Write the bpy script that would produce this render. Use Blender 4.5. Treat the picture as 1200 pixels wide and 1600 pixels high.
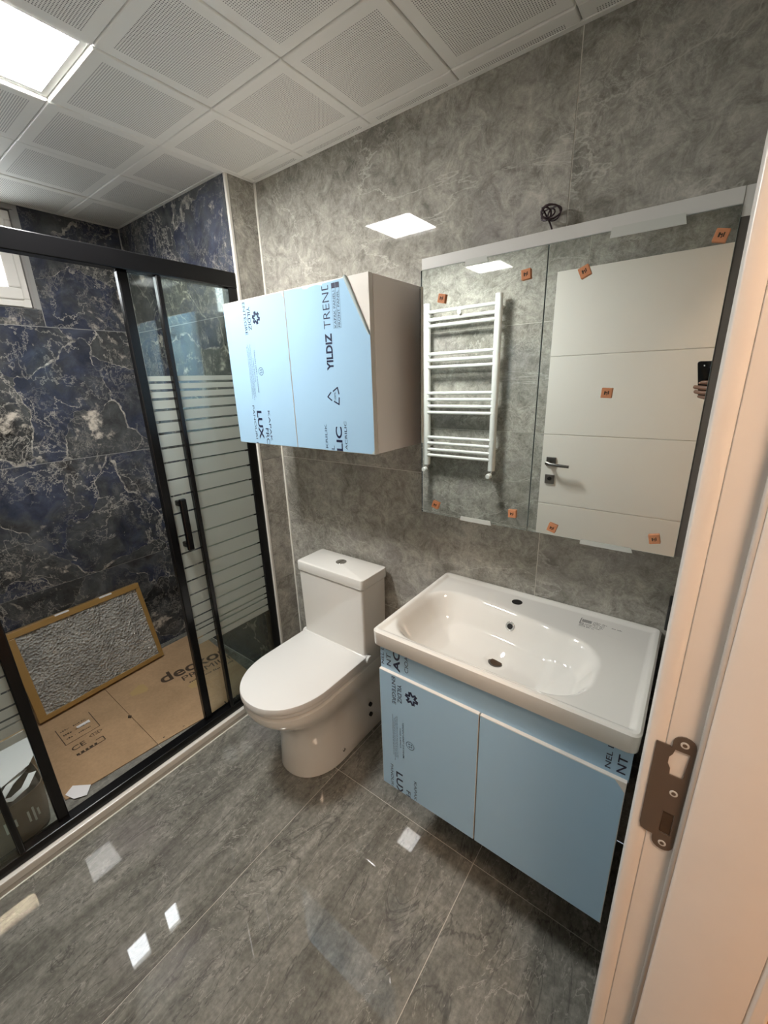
import bpy, bmesh, math, random
from mathutils import Vector, Matrix
random.seed(7)
for o in list(bpy.data.objects): bpy.data.objects.remove(o)
S = bpy.context.scene
COL = S.collection

# ------------------------------------------------------------------ camera
CAM = Vector((1.8227, -1.2615, 1.5231))
YAW, PITCH, ROLL, FPX = 0.65001, 0.30682, 0.03243, 649.3
def cam_axes():
    f = Vector((-math.sin(YAW)*math.cos(PITCH), math.cos(YAW)*math.cos(PITCH), -math.sin(PITCH)))
    r = Vector((math.cos(YAW), math.sin(YAW), 0)); d = f.cross(r)
    c, s = math.cos(ROLL), math.sin(ROLL)
    return c*r+s*d, -s*r+c*d, f
CR, CD, CF = cam_axes()
cd = bpy.data.cameras.new('camera'); co = bpy.data.objects.new('camera', cd); COL.objects.link(co)
cd.sensor_fit = 'HORIZONTAL'; cd.sensor_width = 36; cd.lens = 36*FPX/1200; cd.clip_start = 0.004
M = Matrix.Identity(4)
for i in range(3):
    M[i][0] = CR[i]; M[i][1] = -CD[i]; M[i][2] = -CF[i]; M[i][3] = CAM[i]
co.matrix_world = M
S.camera = co
# ------------------------------------------------------------------ world, light levels, exposure
w = bpy.data.worlds.new('world'); S.world = w; w.use_nodes = True
w.node_tree.nodes['Background'].inputs[0].default_value = (.55, .62, .7, 1)
w.node_tree.nodes['Background'].inputs[1].default_value = .25
S.view_settings.view_transform = 'Standard'; S.view_settings.look = 'None'
S.view_settings.gamma = 1; S.view_settings.use_curve_mapping = False
S.view_settings.exposure = 1.70
LED_STRENGTH = 42.0
HALL_STRENGTH = 15.5
PANE_STRENGTH = 5.5

# ------------------------------------------------------------------ material helpers
MATS = {}
def nmat(name):
    m = bpy.data.materials.new(name); m.use_nodes = True
    nt = m.node_tree; b = nt.nodes['Principled BSDF']; MATS[name] = m
    return m, nt, b
def N(nt, t, **k):
    n = nt.nodes.new(t)
    for a, v in k.items(): setattr(n, a, v)
    return n
def L(nt, a, b): nt.links.new(a, b)
def plain(name, col, rough=.5, metal=0, spec=.5, bump=0, bscale=200, coat=0, var=0):
    m, nt, b = nmat(name)
    b.inputs['Base Color'].default_value = (*col, 1); b.inputs['Roughness'].default_value = rough
    b.inputs['Metallic'].default_value = metal; b.inputs['Specular IOR Level'].default_value = spec
    b.inputs['Coat Weight'].default_value = coat; b.inputs['Coat Roughness'].default_value = .04
    tc = N(nt, 'ShaderNodeTexCoord')
    if var:
        n = N(nt, 'ShaderNodeTexNoise'); n.inputs['Scale'].default_value = 14; n.inputs['Detail'].default_value = 6
        L(nt, tc.outputs['Object'], n.inputs['Vector'])
        r = N(nt, 'ShaderNodeValToRGB'); r.color_ramp.elements[0].position = .3; r.color_ramp.elements[1].position = .7
        r.color_ramp.elements[0].color = (*[c*(1-var) for c in col], 1); r.color_ramp.elements[1].color = (*[min(1, c*(1+var)) for c in col], 1)
        L(nt, n.outputs['Fac'], r.inputs['Fac']); L(nt, r.outputs['Color'], b.inputs['Base Color'])
    if bump:
        n = N(nt, 'ShaderNodeTexNoise'); n.inputs['Scale'].default_value = bscale; n.inputs['Detail'].default_value = 3
        L(nt, tc.outputs['Object'], n.inputs['Vector'])
        bp = N(nt, 'ShaderNodeBump'); bp.inputs['Strength'].default_value = bump; bp.inputs['Distance'].default_value = .002
        L(nt, n.outputs['Fac'], bp.inputs['Height']); L(nt, bp.outputs['Normal'], b.inputs['Normal'])
    return m
def math_n(nt, op, a, b=None, clamp=False):
    n = N(nt, 'ShaderNodeMath', operation=op); n.use_clamp = clamp
    for i, v in enumerate((a, b)):
        if v is None: continue
        if isinstance(v, (int, float)): n.inputs[i].default_value = v
        else: L(nt, v, n.inputs[i])
    return n.outputs[0]
def ramp(nt, src, stops):
    r = N(nt, 'ShaderNodeValToRGB'); e = r.color_ramp.elements
    while len(e) < len(stops): e.new(.5)
    for i, (p, c) in enumerate(stops):
        e[i].position = p; e[i].color = (*c, 1) if len(c) == 3 else c
    L(nt, src, r.inputs['Fac']); return r.outputs['Color']
def noise(nt, vec, scale, detail=6, rough=.55, dist=0):
    n = N(nt, 'ShaderNodeTexNoise'); n.inputs['Scale'].default_value = scale; n.inputs['Detail'].default_value = detail
    n.inputs['Roughness'].default_value = rough; n.inputs['Distortion'].default_value = dist
    L(nt, vec, n.inputs['Vector']); return n.outputs['Fac']
def mixc(nt, fac, a, b, mode='MIX'):
    n = N(nt, 'ShaderNodeMix', data_type='RGBA', blend_type=mode)
    if isinstance(fac, (int, float)): n.inputs[0].default_value = fac
    else: L(nt, fac, n.inputs[0])
    for i, v in ((6, a), (7, b)):
        if isinstance(v, tuple): n.inputs[i].default_value = (*v, 1)
        else: L(nt, v, n.inputs[i])
    return n.outputs[2]
def tile_vec(nt, scale=(1, 1, 1), rot=(0, 0, 0)):
    """object coordinates shifted by a random amount for each tile"""
    tc = N(nt, 'ShaderNodeTexCoord'); oi = N(nt, 'ShaderNodeObjectInfo')
    mu = math_n(nt, 'MULTIPLY', oi.outputs['Random'], 37.0)
    cx = N(nt, 'ShaderNodeCombineXYZ'); L(nt, mu, cx.inputs[0]); L(nt, mu, cx.inputs[1]); L(nt, mu, cx.inputs[2])
    mp = N(nt, 'ShaderNodeMapping'); mp.inputs['Scale'].default_value = scale; mp.inputs['Rotation'].default_value = rot
    L(nt, tc.outputs['Object'], mp.inputs['Vector'])
    ad = N(nt, 'ShaderNodeVectorMath', operation='ADD'); L(nt, mp.outputs[0], ad.inputs[0]); L(nt, cx.outputs[0], ad.inputs[1])
    return ad.outputs[0]
def ridge(nt, fac, width):
    d = math_n(nt, 'ABSOLUTE', math_n(nt, 'SUBTRACT', fac, .5))
    return math_n(nt, 'SUBTRACT', 1, math_n(nt, 'DIVIDE', d, width, True), True)

def grey_marble():
    m, nt, b = nmat('grey_marble')
    v = tile_vec(nt)
    big = noise(nt, v, 2.0, 5, .6, .5)
    base = ramp(nt, big, [(.28, (.235, .225, .198)), (.5, (.345, .332, .297)), (.72, (.47, .455, .415))])
    mid = noise(nt, v, 17, 10, .76, .8)
    c = mixc(nt, 1.0, base, ramp(nt, mid, [(.3, (.50, .495, .48)), (.5, (1, 1, 1)), (.7, (1.5, 1.5, 1.48))]), 'MULTIPLY')
    fine = noise(nt, v, 60, 6, .75, 1.0)
    c = mixc(nt, 1.0, c, ramp(nt, fine, [(.3, (.78, .78, .77)), (.7, (1.2, 1.2, 1.2))]), 'MULTIPLY')
    veins = ridge(nt, noise(nt, v, 16, 7, .68, 1.2), .03)
    veins = math_n(nt, 'MULTIPLY', veins, ramp(nt, noise(nt, v, 3.1, 3), [(.42, (0, 0, 0)), (.68, (.45, .45, .45))]))
    c = mixc(nt, veins, c, (.70, .68, .62))
    v2 = ridge(nt, noise(nt, tile_vec(nt, (1, 1, 1.6), (0, .6, 0)), 1.1, 7, .62, .6), .006)
    c = mixc(nt, math_n(nt, 'MULTIPLY', v2, .45), c, (.68, .66, .60))
    pur = ramp(nt, noise(nt, v, 3.7, 2), [(.58, (0, 0, 0)), (.75, (.4, .4, .4))])
    c = mixc(nt, pur, c, (.30, .275, .275))
    L(nt, c, b.inputs['Base Color']); b.inputs['Roughness'].default_value = .03
    b.inputs['Specular IOR Level'].default_value = .22
    return m
def blue_marble():
    m, nt, b = nmat('blue_marble')
    v = tile_vec(nt)
    wn = N(nt, 'ShaderNodeTexNoise'); wn.inputs['Scale'].default_value = 3.5; wn.inputs['Detail'].default_value = 5; L(nt, v, wn.inputs['Vector'])
    sc = N(nt, 'ShaderNodeVectorMath', operation='SCALE'); sc.inputs[3].default_value = .34; L(nt, wn.outputs['Color'], sc.inputs[0])
    ad = N(nt, 'ShaderNodeVectorMath', operation='ADD'); L(nt, v, ad.inputs[0]); L(nt, sc.outputs[0], ad.inputs[1])
    wv = ad.outputs[0]
    cell = N(nt, 'ShaderNodeTexVoronoi', feature='F1'); cell.inputs['Scale'].default_value = 2.6; L(nt, wv, cell.inputs['Vector'])
    sep = N(nt, 'ShaderNodeSeparateColor'); L(nt, cell.outputs['Color'], sep.inputs[0])
    fieldn = math_n(nt, 'ADD', math_n(nt, 'MULTIPLY', noise(nt, wv, 2.1, 6, .6, .6), .75), math_n(nt, 'MULTIPLY', sep.outputs[0], .25))
    base = ramp(nt, fieldn, [(.32, (.020, .018, .017)), (.41, (.052, .055, .057)), (.47, (.078, .082, .084)), (.52, (.050, .054, .064)), (.58, (.042, .049, .076)), (.64, (.072, .076, .082)), (.72, (.034, .030, .028))])
    cl = ramp(nt, noise(nt, v, 11, 8, .65, .6), [(.25, (.55, .55, .55)), (.5, (1, 1, 1)), (.75, (1.7, 1.7, 1.65))])
    c = mixc(nt, 1.0, base, cl, 'MULTIPLY')
    edge = N(nt, 'ShaderNodeTexVoronoi', feature='DISTANCE_TO_EDGE'); edge.inputs['Scale'].default_value = 2.6; L(nt, wv, edge.inputs['Vector'])
    wmod = ramp(nt, noise(nt, v, 4.5, 4, .6), [(.45, (.0012, .0012, .0012)), (.75, (.026, .026, .026))])
    e1 = math_n(nt, 'LESS_THAN', edge.outputs['Distance'], wmod)
    pat = ramp(nt, noise(nt, v, 30, 6, .7, .5), [(.42, (.10, .10, .10)), (.6, (1, 1, 1))])
    c = mixc(nt, math_n(nt, 'MULTIPLY', e1, pat), c, (.42, .395, .35))
    v2 = ridge(nt, noise(nt, v, 4.2, 7, .66, .35), .0105)
    mask = ramp(nt, noise(nt, v, 2.6, 3), [(.40, (0, 0, 0)), (.6, (.9, .9, .9))])
    c = mixc(nt, math_n(nt, 'MULTIPLY', v2, mask), c, (.42, .40, .36))
    v3 = ridge(nt, noise(nt, v, 15, 7, .72, .3), .02)
    mask3 = ramp(nt, noise(nt, v, 3.3, 4), [(.46, (0, 0, 0)), (.62, (.7, .7, .7))])
    c = mixc(nt, math_n(nt, 'MULTIPLY', v3, mask3), c, (.33, .31, .28))
    bl = noise(nt, v, 4.2, 7, .68, .4)
    rag = ramp(nt, noise(nt, v, 38, 6, .7), [(.40, (.15, .15, .15)), (.56, (1, 1, 1))])
    c = mixc(nt, math_n(nt, 'MULTIPLY', ramp(nt, bl, [(.60, (0, 0, 0)), (.66, (1, 1, 1))]), rag), c, (.56, .51, .44))
    L(nt, c, b.inputs['Base Color']); b.inputs['Roughness'].default_value = .05; b.inputs['Specular IOR Level'].default_value = .3
    return m
def floor_stone():
    m, nt, b = nmat('floor_stone')
    v = tile_vec(nt, (3.2, .9, 1), (0, 0, .42))
    v1 = tile_vec(nt)
    s = noise(nt, v, 2.4, 8, .62, 1.1)
    base = ramp(nt, s, [(.28, (.112, .110, .096)), (.5, (.190, .187, .165)), (.68, (.262, .257, .230))])
    fine = ramp(nt, noise(nt, v, 26, 8, .75, .6), [(.3, (.76, .76, .76)), (.5, (1, 1, 1)), (.7, (1.22, 1.22, 1.2))])
    c = mixc(nt, 1.0, base, fine, 'MULTIPLY')
    fine2 = ramp(nt, noise(nt, v1, 60, 6, .7), [(.35, (.78, .78, .78)), (.65, (1.2, 1.2, 1.2))])
    c = mixc(nt, 1.0, c, fine2, 'MULTIPLY')
    dv = ridge(nt, noise(nt, v, 1.7, 5, .6, 1.5), .012)
    c = mixc(nt, math_n(nt, 'MULTIPLY', dv, .6), c, (.06, .06, .056))
    lv = ridge(nt, noise(nt, v, 2.1, 5, .6, 2.2), .008)
    c = mixc(nt, math_n(nt, 'MULTIPLY', lv, .35), c, (.55, .53, .48))
    pur = ramp(nt, noise(nt, v1, 2.6, 3), [(.58, (0, 0, 0)), (.75, (.4, .4, .4))])
    c = mixc(nt, pur, c, (.17, .15, .152))
    L(nt, c, b.inputs['Base Color'])
    b.inputs['Roughness'].default_value = .018
    b.inputs['Specular IOR Level'].default_value = .5
    return m
def perforated():
    m, nt, b = nmat('perforated_metal')
    tc = N(nt, 'ShaderNodeTexCoord'); sp = N(nt, 'ShaderNodeSeparateXYZ'); L(nt, tc.outputs['Object'], sp.inputs[0])
    P = .0054
    def frac(o):
        return math_n(nt, 'SUBTRACT', math_n(nt, 'FRACT', math_n(nt, 'DIVIDE', math_n(nt, 'ADD', o, 10.0), P)), .5)
    fx, fy = frac(sp.outputs[0]), frac(sp.outputs[1])
    d = math_n(nt, 'SQRT', math_n(nt, 'ADD', math_n(nt, 'MULTIPLY', fx, fx), math_n(nt, 'MULTIPLY', fy, fy)))
    hole = math_n(nt, 'LESS_THAN', d, .27)
    inx = math_n(nt, 'LESS_THAN', math_n(nt, 'ABSOLUTE', sp.outputs[0]), .1178)
    iny = math_n(nt, 'LESS_THAN', math_n(nt, 'ABSOLUTE', sp.outputs[1]), .1178)
    fac = math_n(nt, 'MULTIPLY', hole, math_n(nt, 'MULTIPLY', inx, iny))
    c = mixc(nt, fac, (.80, .80, .76), (.12, .12, .12))
    L(nt, c, b.inputs['Base Color']); b.inputs['Roughness'].default_value = .45
    return m
def thin_glass(name, tint, mixg=0, boost=1.0):
    m, nt, b = nmat(name); nt.nodes.remove(b); out = nt.nodes['Material Output']
    tr = N(nt, 'ShaderNodeBsdfTransparent'); tr.inputs[0].default_value = (*tint, 1)
    gl = N(nt, 'ShaderNodeBsdfGlossy'); gl.inputs['Roughness'].default_value = .01; gl.inputs[0].default_value = (.95, 1, .98, 1)
    lw = N(nt, 'ShaderNodeLayerWeight'); lw.inputs[0].default_value = .5
    f = math_n(nt, 'ADD', .045*boost, math_n(nt, 'MULTIPLY', math_n(nt, 'POWER', lw.outputs['Facing'], 5), .9), True)
    mx = N(nt, 'ShaderNodeMixShader'); L(nt, f, mx.inputs[0]); L(nt, tr.outputs[0], mx.inputs[1]); L(nt, gl.outputs[0], mx.inputs[2])
    L(nt, mx.outputs[0], out.inputs[0]); return m
def frost():
    m, nt, b = nmat('frosted_band'); nt.nodes.remove(b); out = nt.nodes['Material Output']
    tr = N(nt, 'ShaderNodeBsdfTransparent'); tr.inputs[0].default_value = (.9, .95, .92, 1)
    df = N(nt, 'ShaderNodeBsdfDiffuse'); df.inputs[0].default_value = (.66, .70, .66, 1)
    tl = N(nt, 'ShaderNodeBsdfTranslucent'); tl.inputs[0].default_value = (.66, .70, .66, 1)
    a = N(nt, 'ShaderNodeMixShader'); a.inputs[0].default_value = .45; L(nt, df.outputs[0], a.inputs[1]); L(nt, tl.outputs[0], a.inputs[2])
    mx = N(nt, 'ShaderNodeMixShader'); mx.inputs[0].default_value = .80; L(nt, tr.outputs[0], mx.inputs[1]); L(nt, a.outputs[0], mx.inputs[2])
    L(nt, mx.outputs[0], out.inputs[0]); return m
def film_clear():
    m, nt, b = nmat('clear_film'); nt.nodes.remove(b); out = nt.nodes['Material Output']
    tr = N(nt, 'ShaderNodeBsdfTransparent')
    df = N(nt, 'ShaderNodeBsdfPrincipled'); df.inputs['Base Color'].default_value = (.62, .64, .64, 1); df.inputs['Roughness'].default_value = .25
    tc = N(nt, 'ShaderNodeTexCoord')
    f = ramp(nt, noise(nt, tc.outputs['Object'], 28, 5, .6, 1.5), [(.3, (.30, .30, .30)), (.7, (.62, .62, .62))])
    mx = N(nt, 'ShaderNodeMixShader'); L(nt, f, mx.inputs[0]); L(nt, tr.outputs[0], mx.inputs[1]); L(nt, df.outputs[0], mx.inputs[2])
    L(nt, mx.outputs[0], out.inputs[0]); return m
def emit(name, col, st):
    m, nt, b = nmat(name)
    b.inputs['Base Color'].default_value = (*col, 1); b.inputs['Emission Color'].default_value = (*col, 1); b.inputs['Emission Strength'].default_value = st
    return m
def cardboard_mat():
    m, nt, b = nmat('cardboard')
    tc = N(nt, 'ShaderNodeTexCoord')
    c = ramp(nt, noise(nt, tc.outputs['Object'], 3.5, 6, .6, .6), [(.3, (.35, .235, .135)), (.7, (.48, .325, .19))])
    f = ramp(nt, noise(nt, tc.outputs['Object'], 90, 3), [(.3, (.92, .92, .92)), (.7, (1.06, 1.06, 1.06))])
    c = mixc(nt, 1.0, c, f, 'MULTIPLY')
    L(nt, c, b.inputs['Base Color']); b.inputs['Roughness'].default_value = .75; b.inputs['Specular IOR Level'].default_value = .2
    return m
def bubble():
    m, nt, b = nmat('bubble_wrap')
    tc = N(nt, 'ShaderNodeTexCoord')
    vo = N(nt, 'ShaderNodeTexVoronoi'); vo.inputs['Scale'].default_value = 95; L(nt, tc.outputs['Object'], vo.inputs['Vector'])
    n1 = noise(nt, tc.outputs['Object'], 7, 5, .6, 1.0)
    c = ramp(nt, n1, [(.3, (.26, .26, .245)), (.7, (.46, .46, .43))])
    L(nt, c, b.inputs['Base Color']); b.inputs['Roughness'].default_value = .13
    bp = N(nt, 'ShaderNodeBump'); bp.inputs['Strength'].default_value = .9; bp.inputs['Distance'].default_value = .012
    h = math_n(nt, 'ADD', vo.outputs['Distance'], math_n(nt, 'MULTIPLY', noise(nt, tc.outputs['Object'], 30, 4), .8))
    L(nt, h, bp.inputs['Height']); L(nt, bp.outputs['Normal'], b.inputs['Normal'])
    return m
grey_marble(); blue_marble(); floor_stone(); perforated(); frost(); film_clear(); cardboard_mat(); bubble()
thin_glass('shower_glass', (.95, .985, .97), boost=1.3)
plain('grout', (.66, .64, .58), .8); plain('grout_dark', (.52, .50, .45), .8); plain('grout_blue', (.30, .30, .29), .8)
plain('ceiling_white', (.82, .82, .78), .45)
plain('pvc_white', (.72, .70, .66), .35); plain('trim_white', (.74, .72, .66), .3)
plain('black_metal', (.004, .004, .0045), .22, spec=.35); plain('black_gap', (.006, .006, .006), .6)
plain('ceramic', (.77, .76, .72), .05, coat=.6); plain('seat_plastic', (.72, .72, .70), .16)
plain('chrome', (.75, .75, .74), .12, 1.0); plain('dark_hole', (.01, .01, .01), .6)
plain('lacquer_white', (.68, .65, .60), .35, var=.02); plain('carcass_white', (.88, .83, .79), .4)
plain('carcass_dark', (.018, .017, .016), .45)
plain('blue_film', (.345, .53, .70), .13, spec=.35); plain('film_back', (.44, .52, .52), .3)
plain('ink_navy', (.012, .016, .05), .45); plain('ink_faint', (.05, .09, .16), .45); plain('ink_brown', (.055, .035, .02), .7); plain('ink_yellow', (.43, .30, .13), .8)
plain('ink_grey', (.10, .10, .10), .6); plain('ink_pale', (.55, .55, .53), .6)
plain('mirror', (.86, .90, .87), .0, 1.0); plain('mirror_edge', (.35, .42, .40), .2)
plain('brushed_aluminium', (.20, .195, .19), .28, .9); plain('frame_white', (.62, .62, .60), .4)
plain('orange_pad', (.60, .25, .12), .7, var=.1); plain('tape', (.55, .57, .54), .35)
plain('wire_sheath', (.05, .028, .036), .4)
plain('radiator_white', (.78, .79, .76), .25); plain('door_white', (.80, .775, .72), .38)
plain('nickel', (.22, .21, .20), .32, 1.0); plain('plate_metal', (.17, .14, .115), .4, .6)
plain('jamb_white', (.70, .66, .62), .3, var=.02); plain('gasket', (.40, .38, .36), .5)
plain('raw_wood', (.07, .04, .02), .8, var=.6); plain('tape_brown', (.33, .20, .065), .3)
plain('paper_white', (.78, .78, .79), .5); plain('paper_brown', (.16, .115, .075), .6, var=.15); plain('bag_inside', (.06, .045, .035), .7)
plain('phone_black', (.006, .006, .007), .12); plain('lens_glass', (.02, .02, .03), .03); plain('skin', (.22, .11, .07), .5, var=.12); plain('nail', (.50, .30, .24), .3)
plain('sleeve', (.03, .03, .035), .8)
plain('hall_paint', (.72, .66, .58), .7); plain('laminate', (.45, .22, .08), .35, var=.2)
plain('socket_black', (.012, .012, .013), .3); plain('plaster', (.3, .29, .28), .9)
emit('led_panel', (1, .985, .95), LED_STRENGTH); emit('hall_globe', (1, .73, .53), HALL_STRENGTH); emit('daylight_pane', (.92, .97, 1), PANE_STRENGTH)

# ------------------------------------------------------------------ mesh helpers (world coordinates in, object-local out)
ORG = {}
def box(bm, lo, hi, mtx=None):
    vs = [bm.verts.new(Vector((x, y, z))) for x in (lo[0], hi[0]) for y in (lo[1], hi[1]) for z in (lo[2], hi[2])]
    for f in ((0, 1, 3, 2), (4, 6, 7, 5), (0, 4, 5, 1), (2, 3, 7, 6), (0, 2, 6, 4), (1, 5, 7, 3)):
        bm.faces.new([vs[i] for i in f])
    if mtx:
        for v in vs: v.co = mtx @ v.co
    return vs
def tube(bm, pts, r, seg=12, close=True):
    pts = [Vector(p) for p in pts]; rings = []
    rr = r if isinstance(r, (list, tuple)) else [r]*len(pts)
    up = None
    for i, p in enumerate(pts):
        d = (pts[min(i+1, len(pts)-1)]-pts[max(i-1, 0)]).normalized()
        if up is None:
            up = d.orthogonal().normalized()
        up = (up - d*up.dot(d)).normalized(); sd = d.cross(up)
        rings.append([bm.verts.new(p+(up*math.cos(a)+sd*math.sin(a))*rr[i]) for a in [2*math.pi*k/seg for k in range(seg)]])
    for a, b in zip(rings, rings[1:]):
        for k in range(seg): bm.faces.new((a[k], a[(k+1) % seg], b[(k+1) % seg], b[k]))
    if close:
        bm.faces.new(list(reversed(rings[0]))); bm.faces.new(rings[-1])
def loft(bm, rings, cap0=True, cap1=True):
    R = [[bm.verts.new(Vector(p)) for p in r] for r in rings]; n = len(R[0])
    for a, b in zip(R, R[1:]):
        for k in range(n): bm.faces.new((a[k], a[(k+1) % n], b[(k+1) % n], b[k]))
    if cap0: bm.faces.new(list(reversed(R[0])))
    if cap1: bm.faces.new(R[-1])
def prism(bm, poly, axis, a, b):
    """poly: 2-D outline, extruded along axis from a to b"""
    def P(q, t):
        return {'z': (q[0], q[1], t), 'y': (q[0], t, q[1]), 'x': (t, q[0], q[1])}[axis]
    loft(bm, [[P(q, a) for q in poly], [P(q, b) for q in poly]])
def disc(bm, c, n, r, h=.001, seg=24):
    c = Vector(c); n = Vector(n).normalized(); tube(bm, [c, c+n*h], r, seg)
def obj(name, bm, mat, parent=None, bevel=0, smooth=False, seg=2, origin=None):
    root = parent
    base = ORG.get(parent.name, Vector((0, 0, 0))) if parent else Vector(origin or (0, 0, 0))
    bmesh.ops.recalc_face_normals(bm, faces=bm.faces)
    bmesh.ops.translate(bm, verts=bm.verts, vec=-base)
    me = bpy.data.meshes.new(name); bm.to_mesh(me); bm.free()
    me.materials.append(MATS[mat])
    o = bpy.data.objects.new(name, me); COL.objects.link(o)
    if parent: o.parent = parent
    else: o.location = base
    ORG[o.name] = base
    if bevel:
        md = o.modifiers.new('bevel', 'BEVEL'); md.width = bevel; md.segments = seg; md.limit_method = 'ANGLE'; md.angle_limit = math.radians(35)
    if smooth:
        for p in me.polygons: p.use_smooth = True
        if bevel or smooth == 'auto':
            try: me.set_sharp_from_angle(angle=math.radians(40))
            except Exception: pass
    return o
def thing(name, label, cat, loc, group=None, kind=None):
    o = bpy.data.objects.new(name, None); COL.objects.link(o); o.location = loc; o.empty_display_size = .05
    o['label'] = label; o['category'] = cat
    if group: o['group'] = group
    if kind: o['kind'] = kind
    ORG[o.name] = Vector(loc); return o
def tag(o, label, cat, group=None, kind=None):
    o['label'] = label; o['category'] = cat
    if group: o['group'] = group
    if kind: o['kind'] = kind
    return o
def struct(o, label, cat): return tag(o, label, cat, kind='structure')
def bx(name, lo, hi, mat, parent=None, bevel=0, origin=None, smooth=False):
    bm = bmesh.new(); box(bm, lo, hi); return obj(name, bm, mat, parent, bevel, smooth, origin=origin)
def text(name, s, p, u, v, length, height, mat, parent, bold=0.0, clip=(), spacing=1.0):
    """flat lettering: starts at p, runs along u, glyph tops along v, stretched to length x height"""
    cu = bpy.data.curves.new('t', 'FONT'); cu.body = s; cu.offset = bold; cu.space_character = spacing; cu.resolution_u = 4
    to = bpy.data.objects.new('t', cu); COL.objects.link(to)
    dg = bpy.context.evaluated_depsgraph_get(); dg.update()
    me = bpy.data.meshes.new_from_object(to.evaluated_get(dg)); bpy.data.objects.remove(to); bpy.data.curves.remove(cu)
    bm = bmesh.new(); bm.from_mesh(me); bpy.data.meshes.remove(me)
    xs = [q.co.x for q in bm.verts]; ys = [q.co.y for q in bm.verts]
    x0, x1, y0, y1 = min(xs), max(xs), min(ys), max(ys)
    p, u, v = Vector(p), Vector(u).normalized(), Vector(v).normalized()
    for q in bm.verts:
        q.co = p+u*((q.co.x-x0)/max(1e-6, x1-x0)*length)+v*((q.co.y-y0)/max(1e-6, y1-y0)*height)
    for pc, pn in clip:
        bmesh.ops.bisect_plane(bm, geom=bm.verts[:]+bm.edges[:]+bm.faces[:], plane_co=Vector(pc), plane_no=Vector(pn), clear_outer=True)
    return obj(name, bm, mat, parent)

def bars(name, p, u, v, length, height, mat, parent, seed=1):
    """print too small to read: a row of letter-sized strokes grouped into words"""
    rg = random.Random(seed); bm = bmesh.new(); p, u, v = Vector(p), Vector(u).normalized(), Vector(v).normalized()
    x, left_ = 0.0, rg.randint(3, 8)
    while x < length:
        wd = height*rg.uniform(.35, .7); hh = height*rg.choice((.7, .7, 1.0)); k = rg.uniform(.0, .25)*height
        a, b = p+u*x, p+u*min(length, x+wd)
        bm.faces.new([bm.verts.new(q) for q in (a+v*k, b+v*k, b+v*hh, a+v*hh)])
        x += wd+height*.22; left_ -= 1
        if left_ == 0: x += height*.6; left_ = rg.randint(3, 8)
    return obj(name, bm, mat, parent)

# ------------------------------------------------------------------ the room shell
H = 2.2705
XL, XR, YB, X0, DN = -0.62, 1.85, -1.49, 0.2767, -0.13   # shower wall, door wall, radiator wall, step in the wall, shower end wall
G = .0028
def tiles(parent, axis, plane, sgn, us, vs, mat, name='tile', th=.008):
    """one slab per tile between the grid lines us x vs; its face lies on the plane, proud of the grout"""
    for i in range(len(us)-1):
        for j in range(len(vs)-1):
            a, b, c, d = us[i]+G/2, us[i+1]-G/2, vs[j]+G/2, vs[j+1]-G/2
            if b-a < .004 or d-c < .004: continue
            bm = bmesh.new(); t0, t1 = sorted((plane, plane+sgn*th))
            if axis == 'y': box(bm, (a, t0, c), (b, t1, d)); og = ((a+b)/2, plane, (c+d)/2)
            if axis == 'x': box(bm, (t0, a, c), (t1, b, d)); og = (plane, (a+b)/2, (c+d)/2)
            if axis == 'z': box(bm, (a, c, t0), (b, d, t1)); og = ((a+b)/2, (c+d)/2, plane)
            base = ORG[parent.name]
            bmesh.ops.recalc_face_normals(bm, faces=bm.faces); bmesh.ops.translate(bm, verts=bm.verts, vec=-Vector(og))
            me = bpy.data.meshes.new(name); bm.to_mesh(me); bm.free(); me.materials.append(MATS[mat])
            o = bpy.data.objects.new(name, me); COL.objects.link(o); o.parent = parent; o.location = Vector(og)-base
            ORG[o.name] = base
ROWS = [0, .6, 1.2, 1.8, H+.02]
wall = bx('wall_back', (X0-.10, .0012, 0), (XR+.12, .10, H+.05), 'grout')
struct(wall, 'grey marble tiled wall behind the toilet, basin and mirror', 'wall')
tiles(wall, 'y', 0, 1, [X0+.009, 1.473, XR+.006], ROWS, 'grey_marble')
nib = bx('wall_nib', (XL-.1, DN+.0012, 0), (X0-.0012, .1, H+.05), 'grout_blue')
struct(nib, 'end wall of the shower in dark blue marble tile, stepping forward beside the toilet', 'wall')
tiles(nib, 'y', DN, 1, [XL, X0-.012], ROWS, 'blue_marble')
tiles(nib, 'x', X0, -1, [DN+.012, -.002], ROWS, 'grey_marble')
left = bx('wall_left', (XL-.1, YB-.1, 0), (XL-.0012, DN+.02, 1.872), 'grout_blue')
struct(left, 'dark navy marble wall of the shower with white veins', 'wall')
tiles(left, 'x', XL, -1, [YB, -.13-1.2, -.13], [0, .6, 1.2, 1.8], 'blue_marble')
WY0, WY1 = -1.03, -.545       # window opening in that wall
tiles(left, 'x', XL, -1, [-.529, -.13], [1.8, H+.02], 'blue_marble')
tiles(left, 'x', XL, -1, [-.529-1.2+.239, -.529], [1.8, 1.872], 'blue_marble')
tiles(left, 'x', XL, -1, [YB, WY0], [1.872, H+.02], 'blue_marble')
for a, b in ((YB-.1, WY0), (WY1, DN+.02)):
    bx('wall_core', (XL-.1, a, 1.872), (XL-.0012, b, H+.05), 'grout_blue', left)
bx('wall_core', (XL-.1, WY0, 2.25), (XL-.0012, WY1, H+.05), 'grout_blue', left)
front = bx('wall_front', (XL-.1, YB-.1, 0), (XR+.15, YB-.0012, H+.05), 'grout')
struct(front, 'grey marble tiled wall carrying the towel radiator, seen in the mirror', 'wall')
tiles(front, 'y', YB, -1, [X0, 1.25, XR], ROWS, 'grey_marble')
tiles(front, 'y', YB, -1, [XL, X0], ROWS, 'blue_marble')
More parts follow.
